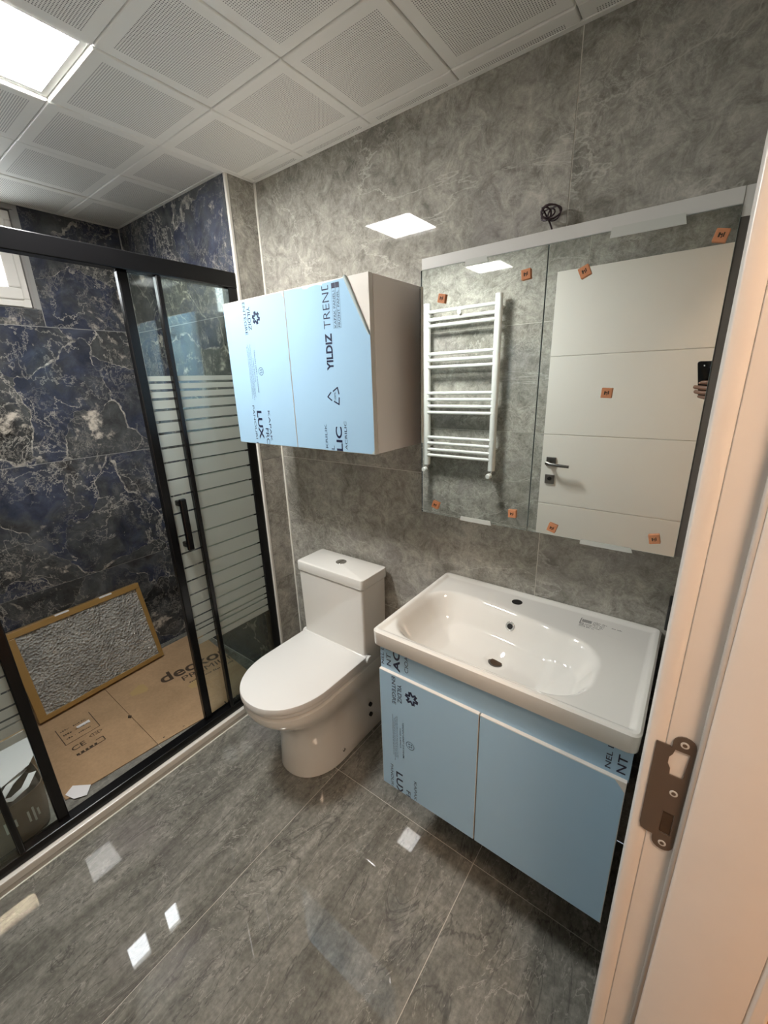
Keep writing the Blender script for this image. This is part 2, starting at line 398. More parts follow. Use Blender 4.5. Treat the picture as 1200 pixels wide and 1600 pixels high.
# door wall, opening from y = -1.46 to y = -.72
OY0, OY1, OZ = -1.462, -.70, 2.05
right = bx('wall_right', (XR+.0012, OY1, 0), (1.985, .1, H+.05), 'grout_blue')
struct(right, 'tiled wall with the doorway, at the right edge', 'wall')
bx('wall_core', (XR+.0012, OY0, OZ), (1.985, OY1, H+.05), 'grout', right)
bx('wall_core', (XR+.0012, YB-.1, 0), (1.985, OY0, H+.05), 'grout', right)
tiles(right, 'x', XR, 1, [OY1+.002, -.001], ROWS, 'grey_marble')
tiles(right, 'x', XR, 1, [YB, OY1], [OZ+.03, H+.02], 'grey_marble')
# floor
fl = bx('floor', (.20, YB, -.06), (XR+.14, 0, -.0014), 'grout_dark')
struct(fl, 'dark grey slate look floor tiles with pale joints', 'floor')
XA, YJ = .851, -.3495
tiles(fl, 'z', 0, -1, [.2885, XA, XA+.6, XR+.14], [YJ-1.2+.06, YJ, -.002], 'floor_stone')
# shower floor
sf = bx('floor_shower', (XL, YB, -.06), (.262, DN, .018), 'grout_dark')
struct(sf, 'dark stone floor inside the shower under the cardboard', 'floor')
tiles(sf, 'z', .02, -1, [XL+.003, -.02, .25], [YB+.003, -.73, DN-.003], 'floor_stone', th=.006)
# curb
curb = bx('trim_1', (.245, YB, 0), (.2835, DN, .018), 'ceiling_white'); curb.data.materials[0] = MATS['grout_dark']
struct(curb, 'low curb along the shower screen with white edging', 'curb')
bx('edging', (.252, YB, .018), (.2845, DN, .046), 'trim_white', curb, .003)
bx('grout_line', (.2835, YB, -.001), (.2885, DN-.0, .0008), 'trim_white', curb)
# corner edging of the step
t2 = bx('trim_2', (X0-.011, DN-.0012, 0), (X0+.0012, DN+.011, H), 'trim_white', bevel=.002)
struct(t2, 'white corner edging strip beside the black shower post', 'trim')
t3 = bx('trim_3', (X0-.001, -.0035, 0), (X0+.009, .004, H), 'trim_white', bevel=.001)
struct(t3, 'white joint strip in the corner left of the toilet', 'trim')
t4 = bx('trim_4', (XL-.001, DN-.0035, 0), (XL+.006, DN+.004, H), 'grout_blue')
struct(t4, 'grey joint strip in the far shower corner', 'trim')

# ceiling: clip-in tiles 30 x 30
ceil = bx('ceiling', (XL-.1, YB-.1, H+.022), (1.99, .1, H+.06), 'black_gap')
struct(ceil, 'suspended ceiling of white perforated metal tiles', 'ceiling')
CX, CY, T = .870, -.362, .30
def ceil_tile_mesh(a, b, c, d, cx, cy):
    e, th, s = .0012, .020, .0035
    bm = bmesh.new()
    a, b, c, d = a+e, b-e, c+e, d-e
    q = lambda i, z: [(a+i-cx, c+i-cy, z), (b-i-cx, c+i-cy, z), (b-i-cx, d-i-cy, z), (a+i-cx, d-i-cy, z)]
    loft(bm, [q(s*.8, 0), q(s*.25, .0012), q(0, s), q(0, th)])
    bmesh.ops.recalc_face_normals(bm, faces=bm.faces)
    me = bpy.data.meshes.new('ceiling_tile'); bm.to_mesh(me); bm.free(); me.materials.append(MATS['perforated_metal']); return me
full = None
LI = None
for i in range(-4, 6):
    for j in range(-5, 3):
        a, c = CX-(i+1)*T, CY+j*T
        b, d = a+T, c+T
        cx, cy = (a+b)/2, (c+d)/2
        if i == 1 and j == -2: LI = (a, b, c, d); continue
        lim_y = -.004 if cx > X0 else DN-.004
        A, B, C_, D = max(a, XL+.004), min(b, XR-.004), max(c, YB+.004), min(d, lim_y)
        if B-A < .012 or D-C_ < .012: continue
        if (A, B, C_, D) == (a, b, c, d):
            full = full or ceil_tile_mesh(a, b, c, d, cx, cy); me = full
        else: me = ceil_tile_mesh(A, B, C_, D, cx, cy)
        o = bpy.data.objects.new('ceiling_tile', me); COL.objects.link(o); o.parent = ceil; o.location = (cx, cy, H+random.choice((0, 0, .0008, .0016)))
        ORG[o.name] = Vector((0, 0, 0))
for lo, hi in (((X0, -.014, H-.001), (XR, -.0005, H+.003)), ((X0+.0005, DN+.0, H-.001), (X0+.014, 0, H+.003)), ((XR-.014, YB, H-.001), (XR-.0005, 0, H+.003)), ((XL, DN-.014, H-.001), (X0, DN-.0005, H+.003)), ((XL+.0005, YB, H-.001), (XL+.014, DN, H+.003)), ((XL, YB+.0005, H-.001), (XR, YB+.014, H+.003))):
    bx('edge_angle', lo, hi, 'ceiling_white', ceil)
# recessed light panel
a, b, c, d = LI
lamp = thing('ceiling_light', 'bright square white light panel set in the ceiling tiles', 'light', ((a+b)/2, (c+d)/2, H))
bm = bmesh.new(); e = .002
for lo, hi in (((a+e, c+e), (b-e, c+.018)), ((a+e, d-.018), (b-e, d-e)), ((a+e, c+.018), (a+.018, d-.018)), ((b-.018, c+.018), (b-e, d-.018))):
    box(bm, (lo[0], lo[1], H+.008), (hi[0], hi[1], H+.02))
obj('frame', bm, 'ceiling_white', lamp)
bx('diffuser', (a+.018, c+.018, H+.010), (b-.018, d-.018, H+.018), 'led_panel', lamp)

# ------------------------------------------------------------------ window in the shower wall
win = thing('window_1', 'small white plastic window high in the dark shower wall', 'window', (XL-.05, (WY0+WY1)/2, 1.872), kind='structure')
def frame_bars(name, x0, x1, y0, y1, z0, z1, wd, mat, par, bev=.003):
    for lo, hi in (((x0, y0, z0), (x1, y1, z0+wd)), ((x0, y0, z1-wd), (x1, y1, z1)), ((x0, y0, z0+wd), (x1, y0+wd, z1-wd)), ((x0, y1-wd, z0+wd), (x1, y1, z1-wd))):
        bx(name, lo, hi, mat, par, bev)
frame_bars('outer_frame', XL-.075, XL-.012, WY0+.004, WY1-.012, 1.876, 2.245, .035, 'pvc_white', win)
bx('mullion', (XL-.075, -.795, 1.911), (XL-.012, -.745, 2.21), 'pvc_white', win, .003)
for y0, y1 in ((-.752, -.580), (-.995, -.788)):
    frame_bars('sash', XL-.068, XL-.002, y0, y1, 1.905, 2.215, .047, 'pvc_white', win, .005)
    bx('pane', (XL-.040, y0+.046, 1.951), (XL-.034, y1-.046, 2.169), 'daylight_pane', win)
bx('sill_strip', (XL-.01, WY1-.19, 1.876), (XL+.004, WY1-.045, 1.896), 'pvc_white', win, .002)
bx('reveal', (XL-.09, WY1-.01, 1.874), (XL-.002, WY1, 2.249), 'plaster', win)

# ------------------------------------------------------------------ shower screen
scr = thing('shower_screen', 'black framed sliding glass shower screen with frosted stripes', 'shower screen', (.25, -.8, .046))
bx('top_rail', (.226, YB+.001, 1.887), (.270, DN, 1.942), 'black_metal', scr, .003)
bx('bottom_rail', (.222, YB+.001, .046), (.268, DN, .084), 'black_metal', scr, .003)
bx('bottom_track', (.206, YB+.001, .040), (.222, DN, .062), 'black_metal', scr, .002)
bx('post', (.228, DN-.042, .084), (.268, DN-.0005, 1.887), 'black_metal', scr, .002)
bx('post', (.228, YB+.0005, .084), (.268, YB+.042, 1.887), 'black_metal', scr, .002)
BANDS = [1.562, 1.536, 1.508, 1.478, 1.44, 1.398, 1.356, 1.303, 1.249, 1.183, 1.119, 1.048, .955, .881, .817, .757, .695, .642, .590, .551, .528, .490, .455]
def glass_panel(y0, y1, x, st_side, st_w, name):
    pane = bx('glass_pane', (x-.003, y0, .084), (x+.003, y1, 1.887), 'shower_glass', scr)
    for k in range(len(BANDS)-1):
        g = .009 if k < 7 else .007
        bx('frosted_band', (x+.0032, y0+.012, BANDS[k+1]+g), (x+.0040, y1-.012, BANDS[k]), 'frosted_band', pane)
    ys = (y0-.002, y0+st_w) if st_side < 0 else (y1-st_w, y1+.002)
    bx('stile', (x-.012, ys[0], .084), (x+.012, ys[1], 1.887), 'black_metal', scr, .0035, smooth=True)
    return pane
glass_panel(-.447, DN-.02, .256, -1, .016, 'fixed')
glass_panel(YB+.02, -1.218, .256, 1, .016, 'fixed')
for y0, y1, sd in ((-.56, -.16, -1), (YB+.03, -1.09, 1)):
    dr = glass_panel(y0, y1, .236, sd, .030, 'door')
    hy = y0+.055 if sd < 0 else y1-.055
    bm = bmesh.new()
    for z in (.925, 1.095): box(bm, (.240, hy-.011, z-.011), (.285, hy+.011, z+.011))
    box(bm, (.272, hy-.012, .905), (.290, hy+.012, 1.115))
    obj('handle', bm, 'black_metal', scr, .004)

# ------------------------------------------------------------------ toilet
TX = .697
toi = thing('toilet', 'white close coupled toilet with closed seat lid', 'toilet', (TX, -.25, 0))
def dring(w, yf, yb, z, n=26, p=2.15, wb=None):
    """D outline: superellipse nose, straight flanks to the back"""
    pts = []; wb = wb if wb is not None else w
    L_ = min(abs(yf-yb)*.62, w*1.22)
    ym = yf+L_
    for k in range(n+1):
        t = math.pi*k/n; c, s = math.cos(t), math.sin(t)
        pts.append((TX+w*math.copysign(abs(c)**(2/p), c), ym-L_*abs(s)**(2/p), z))
    q = [(TX-w+(w-wb)*f, ym+(yb-ym)*f, z) for f in (.35, .7)]
    pts += q+[(TX-wb, yb, z), (TX+wb, yb, z)]+[(2*TX-x, y, z) for x, y, z in reversed(q)]
    return pts
bm = bmesh.new()
secs = [(.000, .138, -.470), (.006, .144, -.478), (.05, .142, -.474), (.12, .139, -.468), (.19, .139, -.470), (.235, .143, -.482), (.27, .152, -.505), (.30, .163, -.540), (.33, .173, -.575), (.355, .178, -.594), (.378, .180, -.602), (.387, .179, -.600), (.391, .173, -.594)]
loft(bm, [dring(w_, yf, -.004, z, wb=max(.14, w_-.004)) for z, w_, yf in secs])
bowl = obj('bowl', bm, 'ceramic', toi, smooth='auto')
bm = bmesh.new()
loft(bm, [dring(w_, yf, -.165, z) for z, w_, yf in ((.3955, .168, -.590), (.399, .174, -.596), (.410, .174, -.596), (.414, .171, -.592))])
obj('seat', bm, 'seat_plastic', toi, smooth='auto')
bm = bmesh.new()
loft(bm, [dring(w_, yf, yb, z) for z, w_, yf, yb in ((.4195, .178, -.602, -.15), (.4235, .183, -.608, -.145), (.440, .183, -.608, -.150), (.4455, .181, -.606, -.152), (.4475, .177, -.600, -.156))])
lid = obj('lid', bm, 'seat_plastic', toi, smooth='auto')
bm = bmesh.new(); tube(bm, [(TX-.178, -.158, .4385), (TX+.178, -.158, .4385)], .0125, 14); obj('hinge_bar', bm, 'seat_plastic', toi, smooth='auto')
bx('hinge_cover', (TX-.183, -.178, .4195), (TX+.183, -.146, .4495), 'seat_plastic', toi, .006, smooth=True)
for s in (-1, 1):
    bm = bmesh.new(); tube(bm, [(TX+s*.180, -.160, .432), (TX+s*.192, -.160, .432)], .0165, 16); obj('hinge', bm, 'seat_plastic', toi, smooth='auto')
bm = bmesh.new(); TW0, TW1 = .172, .181
def rrect(cx, cy, hx, hy, r, z, n=4):
    out = []
    for sx, sy, a0 in ((1, 1, 0), (-1, 1, 90), (-1, -1, 180), (1, -1, 270)):
        for k in range(n+1):
            a = math.radians(a0+90*k/n); out.append((cx+sx*(hx-r)+r*math.cos(a), cy+sy*(hy-r)+r*math.sin(a), z))
    return out
TY = -.097
loft(bm, [rrect(TX, TY, TW0, .072, .011, .388), rrect(TX, TY, TW0+.004, .074, .011, .46), rrect(TX, TY, TW1-.001, .076, .011, .7475)])
obj('tank', bm, 'ceramic', toi, smooth='auto')
bm = bmesh.new()
loft(bm, [rrect(TX, TY, TW1+.003, .080, .012, .7515), rrect(TX, TY, TW1+.004, .081, .013, .756), rrect(TX, TY, TW1+.004, .081, .013, .786), rrect(TX, TY, TW1+.0025, .0795, .012, .791), rrect(TX, TY, TW1-.002, .075, .010, .7935)])
tl = obj('tank_lid', bm, 'ceramic', toi, smooth='auto')
bm = bmesh.new(); disc(bm, (TX-.004, TY+.01, .7935), (0, 0, 1), .023, .003, 28); fb = obj('flush_button', bm, 'chrome', toi, .001, True)
bm = bmesh.new(); box(bm, (TX-.0045, TY-.011, .7965), (TX-.0035, TY+.031, .7969)); obj('split', bm, 'dark_hole', fb)
for z in (.150, .096):
    bm = bmesh.new(); tube(bm, [(TX+.136, -.115, z), (TX+.1475, -.115, z)], .0095, 16); obj('fixing_hole', bm, 'dark_hole', toi)
bm = bmesh.new(); tube(bm, [(TX+.136, -.30, .055), (TX+.147, -.30, .055)], .008, 16); obj('screw_cap', bm, 'chrome', toi, .001, True)

# ------------------------------------------------------------------ vanity and basin
VX0, VX1 = 1.168, 1.820
van = thing('vanity_cabinet', 'wall hung basin cabinet with blue film on its two doors', 'cabinet', ((VX0+VX1)/2, -.22, .26))
bm = bmesh.new()
for lo, hi in (((VX0+.002, -.428, .262), (VX0+.020, -.004, .7845)), ((VX1-.020, -.428, .262), (VX1-.002, -.004, .7845)), ((VX0+.020, -.428, .262), (VX1-.020, -.004, .280)), ((VX0+.020, -.022, .280), (VX1-.020, -.004, .70))): box(bm, lo, hi)
obj('body', bm, 'carcass_dark', van)
ap = bx('apron', (VX0, -.440, .700), (VX1, -.4285, .784), 'blue_film', van, .001)
def vdoor(x0, x1):
    d = bx('door', (x0, -.4495, .262), (x1, -.4315, .706), 'lacquer_white', van, .0012)
    return d
dl = vdoor(VX0, 1.4875); drr = vdoor(1.4905, VX1-.002)
FY = -.4497
bx('film', (VX0+.0015, FY-.0003, .2635), (1.4868, FY, .7035), 'blue_film', dl)
bm = bmesh.new(); prism(bm, [(1.4912, .2635), (VX1-.0035, .2635), (VX1-.0035, .679), (VX1-.024, .7035), (1.4912, .7035)], 'y', FY-.0003, FY); obj('film', bm, 'blue_film', drr)
TYV = FY-.0006
DOWN, UP, RT, LT = (0, 0, -1), (0, 0, 1), (1, 0, 0), (-1, 0, 0)
zb = [((0, 0, .2635), (0, 0, -1))]
def logo(cx, cz, r, y, parent, mat='ink_navy'):
    bm = bmesh.new()
    for k in range(6):
        a = math.radians(60*k+15)
        for sgn in (1, -1):
            p = [(r*.30, sgn*.0), (r*.68, sgn*.0), (r*1.08, sgn*r*.34), (r*.86, sgn*r*.56), (r*.48, sgn*r*.22)]
            vs = [bm.verts.new((cx+q[0]*math.cos(a)-q[1]*math.sin(a), y, cz+q[0]*math.sin(a)+q[1]*math.cos(a))) for q in p]
            bm.faces.new(vs)
    return obj('emblem', bm, mat, parent)
def fine_print(x, z0, z1, n, y, parent, pitch=.0052):
    for k in range(n):
        bars('fine_print', (x-k*pitch, y, z0-.006*(k % 3)), DOWN, RT, (z0-z1)-.008*(k % 2), .0026, 'ink_faint', parent, k+3)
def panda(cx, cz, r, y, parent):
    bm = bmesh.new()
    n = 20
    ri = [[(cx+q*math.cos(2*math.pi*k/n), y, cz+q*math.sin(2*math.pi*k/n)) for k in range(n)] for q in (r, r*.86)]
    R = [[bm.verts.new(p) for p in rr] for rr in ri]
    for k in range(n): bm.faces.new((R[0][k], R[0][(k+1) % n], R[1][(k+1) % n], R[1][k]))
    for dx, dz in ((-.25, .3), (.3, -.2), (-.2, -.35), (.35, .35)):
        vs = [bm.verts.new((cx+dx*r+.22*r*math.cos(a), y, cz+dz*r+.16*r*math.sin(a))) for a in [2*math.pi*k/10 for k in range(10)]]; bm.faces.new(vs)
    return obj('seal_mark', bm, 'ink_faint', parent)
# apron print (reads upwards)
cl = [((0, 0, .784), (0, 0, 1)), ((0, 0, .706), (0, 0, -1))]
YA = -.4404
for s, xb, h, z0, ln, bold, m_ in (('NEL LUX', 1.181, .010, .719, .092, 0, 'ink_navy'), ('NT FRONT', 1.206, .016, .721, .155, .004, 'ink_navy'), ('ACRILIC', 1.238, .024, .712, .19, .03, 'ink_navy'), ('CIOAS', 1.266, .012, .722, .066, 0, 'ink_navy')):
    text('lettering', s, (xb, YA, z0), UP, LT, ln, h, m_, ap, bold, cl)
for s, xb, h, z0, ln, bold in (('NEL LUX', 1.784, .011, .716, .105, .005), ('NT PANEL', 1.812, .017, .716, .165, .01)):
    text('lettering', s, (xb, YA, z0), UP, LT, ln, h, 'ink_navy', ap, bold, cl)
# left door print (reads downwards)
text('lettering', 'ENTEGRE', (1.214, TYV, .699), DOWN, RT, .098, .013, 'ink_navy', dl, .004)
text('lettering', 'YILDIZ', (1.234, TYV, .680), DOWN, RT, .066, .014, 'ink_navy', dl, .012)
logo(1.283, .650, .021, TYV, dl)
fine_print(1.228, .560, .395, 4, TYV, dl)
text('lettering', 'YERDEN VERET DAYANIM', (1.248, TYV, .548), DOWN, RT, .137, .006, 'ink_faint', dl, .01)
text('lettering', 'HARD SURFACE', (1.238, TYV, .520), DOWN, RT, .075, .005, 'ink_faint', dl, .01)
panda(1.276, .474, .015, TYV, dl)
text('lettering', 'PANOURI L', (1.200, TYV, .357), DOWN, RT, .110, .010, 'ink_navy', dl, 0, zb)
text('lettering', 'LUX', (1.221, TYV, .340), DOWN, RT, .098, .025, 'ink_navy', dl, .02, zb)
text('lettering', 'FRONT', (1.259, TYV, .287), DOWN, RT, .12, .016, 'ink_navy', dl, .004, zb)
text('lettering', 'KAPAK PANELI', (1.288, TYV, .343), DOWN, RT, .16, .010, 'ink_navy', dl, 0, zb)
# basin: height field slab
BX0, BX1, BY0, BY1 = 1.150, 1.828, -.456, -.0015
bas = thing('wash_basin', 'white rectangular ceramic basin with deep bowl and no tap', 'basin', ((BX0+BX1)/2, -.22, .785))
def sstep(a, b, x):
    t = max(0, min(1, (x-a)/(b-a))); return t*t*(3-2*t)
def sd_rbox(x, y, cx, cy, hx, hy, r):
    qx, qy = abs(x-cx)-hx+r, abs(y-cy)-hy+r
    return math.hypot(max(qx, 0), max(qy, 0))+min(max(qx, qy), 0)-r
def bh(x, y):
    e = -sd_rbox(x, y, (BX0+BX1)/2, (BY0+BY1)/2, (BX1-BX0)/2, (BY1-BY0)/2, .018)
    z = .8365-.0045*(1-sstep(0, .005, e))
    z -= .007*sstep(.012, .024, e)
    # bowl, its back edge slanting towards the right
    yb_ = -.108-.055*sstep(1.30, 1.72, x)
    cy, hy = (yb_-.432)/2, (yb_+.432)/2
    d = sd_rbox(x, y, 1.443, cy, .277, hy, .105)
    z -= .066*sstep(0, .055, -d)+.034*sstep(.03, .13, -d)
    d2 = sd_rbox(x, y, 1.408, -.27, .20, .135, .09)
    z -= .012*sstep(0, .035, -d2)
    r = math.hypot(x-1.447, y+.240)
    z -= .006*(1-sstep(.012, .040, r))
    return z
nx, ny = 150, 100
bm = bmesh.new()
gx = [BX0+(BX1-BX0)*i/nx for i in range(nx+1)]; gy = [BY0+(BY1-BY0)*j/ny for j in range(ny+1)]
def corner(x, y, r=.018):
    cx = min(max(x, BX0+r), BX1-r); cy = min(max(y, BY0+r), BY1-r)
    dx, dy = x-cx, y-cy
    if dx and dy:
        m_ = max(abs(dx), abs(dy)); l = math.hypot(dx, dy); k = m_/l
        return cx+dx*k, cy+dy*k
    return x, y
V = []
for y in gy:
    row = []
    for x in gx:
        X, Y = corner(x, y); row.append(bm.verts.new((X, Y, bh(X, Y))))
    V.append(row)
hole = lambda x, y: math.hypot(x-1.440, y+.066) < .0165
for j in range(ny):
    for i in range(nx):
        xm, ym = (gx[i]+gx[i+1])/2, (gy[j]+gy[j+1])/2
        bm.faces.new((V[j][i], V[j][i+1], V[j+1][i+1], V[j+1][i]))
loop = V[0]+[V[j][nx] for j in range(1, ny+1)]+[V[ny][i] for i in range(nx-1, -1, -1)]+[V[j][0] for j in range(ny-1, 0, -1)]
low = [bm.verts.new((v.co.x*1+(1.489-v.co.x)*.004, v.co.y+(-.228-v.co.y)*.004, .790)) for v in loop]
low2 = [bm.verts.new((v.co.x+(1.489-v.co.x)*.018, v.co.y+(-.228-v.co.y)*.018, .7855)) for v in loop]
n = len(loop)
for k in range(n):
    bm.faces.new((loop[k], low[k], low[(k+1) % n], loop[(k+1) % n])); bm.faces.new((low[k], low2[k], low2[(k+1) % n], low[(k+1) % n]))
obj('bowl', bm, 'ceramic', bas, smooth='auto')
def ellip(bm, c, rx, ry, z0, z1, seg=26):
    loft(bm, [[(c[0]+rx*math.cos(2*math.pi*k/seg), c[1]+ry*math.sin(2*math.pi*k/seg), z) for k in range(seg)] for z in (z0, z1)])
bm = bmesh.new(); ellip(bm, (1.440, -.066), .0165, .0165, bh(1.44, -.066)-.004, bh(1.44, -.066)+.0004); obj('tap_hole', bm, 'dark_hole', bas)
zd = bh(1.447, -.240)
bm = bmesh.new(); ellip(bm, (1.447, -.240), .0235, .0235, zd-.004, zd+.0012); obj('drain', bm, 'nickel', bas)
bm = bmesh.new(); ellip(bm, (1.447, -.240), .0175, .0175, zd-.004, zd+.0018); obj('drain_hole', bm, 'raw_wood', bas)
# overflow ring on the back slope of the bowl
oy = -.152; ox = 1.452
def slope_n(x, y, h=.003):
    return Vector((-(bh(x+h, y)-bh(x-h, y))/(2*h), -(bh(x, y+h)-bh(x, y-h))/(2*h), 1)).normalized()
nn = slope_n(ox, oy); oc = Vector((ox, oy, bh(ox, oy)))
bm = bmesh.new(); disc(bm, oc-nn*.002, nn, .0145, .0045, 24); obj('overflow_ring', bm, 'chrome', bas, .001, True)
bm = bmesh.new(); disc(bm, oc-nn*.002, nn, .0085, .0052, 20); obj('overflow_hole', bm, 'dark_hole', bas)
# sticker with printed lines
zs = .8298
su = Vector((1, -.03, 0)); sv = Vector((.03, 1, 0))
stk = bx('sticker', (1.628, -.108, zs), (1.745, -.048, zs+.0003), 'ink_pale', bas); stk.data.materials[0] = MATS['ceramic']
for k in range(5): bx('print_block', (1.634, -.058-.0032*k, zs+.0003), (1.660, -.0564-.0032*k, zs+.0005), 'ink_grey', stk)
bx('print_bar', (1.6295, -.082, zs+.0003), (1.6315, -.050, zs+.0005), 'ink_grey', stk)
for k in range(6):
    bars('printed_line', (1.632 if k > 2 else 1.664, -.060-.0075*k, zs+.0005), su, sv, (.035, .03, .03, .06, .055, .04)[k], .0046, 'ink_grey', stk, k+11)
bars('printed_line', (1.712, -.066, zs+.0005), su, sv, .026, .005, 'ink_grey', stk, 31)

# ------------------------------------------------------------------ upper cabinet
UX0, UX1, UZ0, UZ1, UM = .352, 1.037, 1.305, 1.806, .689
uc = thing('wall_cabinet', 'wall cabinet above the toilet with blue film on two doors', 'cabinet', ((UX0+UX1)/2, -.13, UZ0))
bx('body', (UX0+.001, -.2435, UZ0+.001), (UX1, -.001, UZ1-.001), 'carcass_white', uc, .001)
ul = bx('door', (UX0, -.2625, UZ0), (UM-.001, -.2445, UZ1), 'lacquer_white', uc, .001)
ur = bx('door', (UM+.001, -.2625, UZ0), (UX1-.001, -.2445, UZ1), 'lacquer_white', uc, .001)
FU = -.2627
bm = bmesh.new(); prism(bm, [(UX0+.0015, UZ0+.0015), (UM-.0022, UZ0+.0015), (UM-.0022, UZ1-.018), (UM-.008, UZ1-.012), (UM-.0105, UZ1-.004), (UM-.016, UZ1-.0025), (UX0+.0015, UZ1-.0015)], 'y', FU-.0003, FU); obj('film', bm, 'blue_film', ul)
bm = bmesh.new()
top = [(UM+.0022, UZ1-.002), (UM+.05, UZ1-.002), (UM+.085, UZ1-.004), (UM+.09, UZ1-.009), (UM+.105, UZ1-.010), (UM+.12, UZ1-.006), (UM+.15, UZ1-.004), (UM+.17, UZ1-.009), (.86, UZ1-.005), (.955, UZ1-.002)]
prism(bm, [(UM+.0022, UZ0+.0015), (UX1-.002, UZ0+.0015), (UX1-.002, 1.651)]+list(reversed(top)), 'y', FU-.0003, FU); obj('film', bm, 'blue_film', ur)
# curled edge of the peeled film corner
p0, p1 = Vector((.952, FU-.003, UZ1+.001)), Vector((UX1-.004, FU-.003, 1.648))
bm = bmesh.new(); tube(bm, [p0.lerp(p1, t) for t in (0, .2, .45, .7, .88, 1)], [.0055, .0055, .005, .0042, .0035, .0015], 10); obj('peeled_film_roll', bm, 'film_back', ur, smooth='auto')
bm = bmesh.new(); prism(bm, [(UX1-.012, UZ0+.002), (UX1-.002, UZ0+.002), (UX1-.002, UZ0+.014), (UX1-.007, UZ0+.008)], 'y', FU-.0012, FU-.0004); obj('loose_film_corner', bm, 'film_back', ur)
YT = FU-.0006
zc = [((0, 0, UZ0+.0015), (0, 0, -1))]; zt = [((0, 0, UZ1-.0015), (0, 0, 1))]
text('lettering', 'ENTEGRE', (.468, YT, 1.797), DOWN, RT, .105, .014, 'ink_navy', ul, .004)
text('lettering', 'YILDIZ', (.490, YT, 1.781), DOWN, RT, .076, .016, 'ink_navy', ul, .012)
logo(.536, 1.742, .020, YT, ul)
fine_print(.484, 1.661, 1.478, 5, YT, ul)
text('lettering', 'YERDEN VERET DAYANIMI', (.502, YT, 1.641), DOWN, RT, .147, .006, 'ink_faint', ul, .01)
text('lettering', 'HARD SURFACE', (.491, YT, 1.612), DOWN, RT, .08, .005, 'ink_faint', ul, .01)
panda(.531, 1.567, .014, YT, ul)
text('lettering', 'PANOURI L', (.456, YT, 1.448), DOWN, RT, .150, .011, 'ink_navy', ul, 0, zc)
text('lettering', 'LUX', (.478, YT, 1.429), DOWN, RT, .105, .028, 'ink_navy', ul, .03, zc)
text('lettering', 'FRONT', (.519, YT, 1.366), DOWN, RT, .115, .018, 'ink_navy', ul, .004, zc)
text('lettering', 'KAPAK PANELI', (.543, YT, 1.430), DOWN, RT, .235, .011, 'ink_navy', ul, 0, zc)
text('lettering', 'YILDIZ', (.887, YT, 1.557), UP, LT, .107, .028, 'ink_navy', ur, .035)
text('lettering', 'TRENDS', (.885, YT, 1.677), UP, LT, .150, .028, 'ink_navy', ur, -.008, [((0, 0, UZ1-.012), (0, 0, 1))])
for xb, s in ((.912, 'KAPAK PANELI'), (.928, 'FRONT PANEL')):
    text('lettering', s, (xb-.003, YT, 1.678), UP, LT, .098, .0085, 'ink_navy', ur, 0)
    bm = bmesh.new(); Yq = YT
    for lo, hi in (((xb-.0150, 1.676), (xb-.0144, 1.797)), ((xb-.0006, 1.676), (xb, 1.797)), ((xb-.015, 1.6754), (xb, 1.676))):
        vs = [bm.verts.new((q[0], Yq, q[1])) for q in ((lo[0], lo[1]), (hi[0], lo[1]), (hi[0], hi[1]), (lo[0], hi[1]))]; bm.faces.new(vs)
    obj('print_box', bm, 'ink_navy', ur)
    bm = bmesh.new(); vs = [bm.verts.new((q[0], Yq-.0002, q[1])) for q in ((xb-.0145, 1.783), (xb-.001, 1.783), (xb-.001, 1.797), (xb-.0145, 1.797))]; bm.faces.new(vs); obj('print_square', bm, 'ink_navy', ur)
# recycling triangle, three bent strokes
def stroke(pts, wd, y, parent, name='recycling_mark', mat='ink_navy'):
    bm = bmesh.new()
    for a_, b_ in zip(pts, pts[1:]):
        a_, b_ = Vector(a_), Vector(b_); d_ = (b_-a_).normalized(); q = Vector((-d_.y, d_.x))*wd/2; a2, b2 = a_-d_*wd*.3, b_+d_*wd*.3
        bm.faces.new([bm.verts.new((p.x, y, p.y)) for p in (a2-q, b2-q, b2+q, a2+q)])
    return obj(name, bm, mat, parent)
stroke([(.868, 1.4915), (.853, 1.478), (.870, 1.467)], .0042, YT, ur)
stroke([(.878, 1.495), (.897, 1.506), (.902, 1.487)], .0042, YT, ur)
stroke([(.902, 1.475), (.900, 1.455), (.880, 1.464)], .0042, YT, ur)
text('lettering', '100%', (.889, YT, 1.468), UP, LT, .024, .008, 'ink_navy', ur)
text('lettering', 'KRILIK', (.839, YT, 1.313), UP, LT, .079, .010, 'ink_faint', ur, .003)
text('lettering', 'L', (.868, YT, 1.310), UP, LT, .013, .013, 'ink_navy', ur, .003)
text('lettering', 'LIC', (.905, YT, 1.307), UP, LT, .078, .027, 'ink_navy', ur, .02)
text('lettering', 'ACRILIC', (.926, YT, 1.313), UP, LT, .090, .010, 'ink_navy', ur, .003)

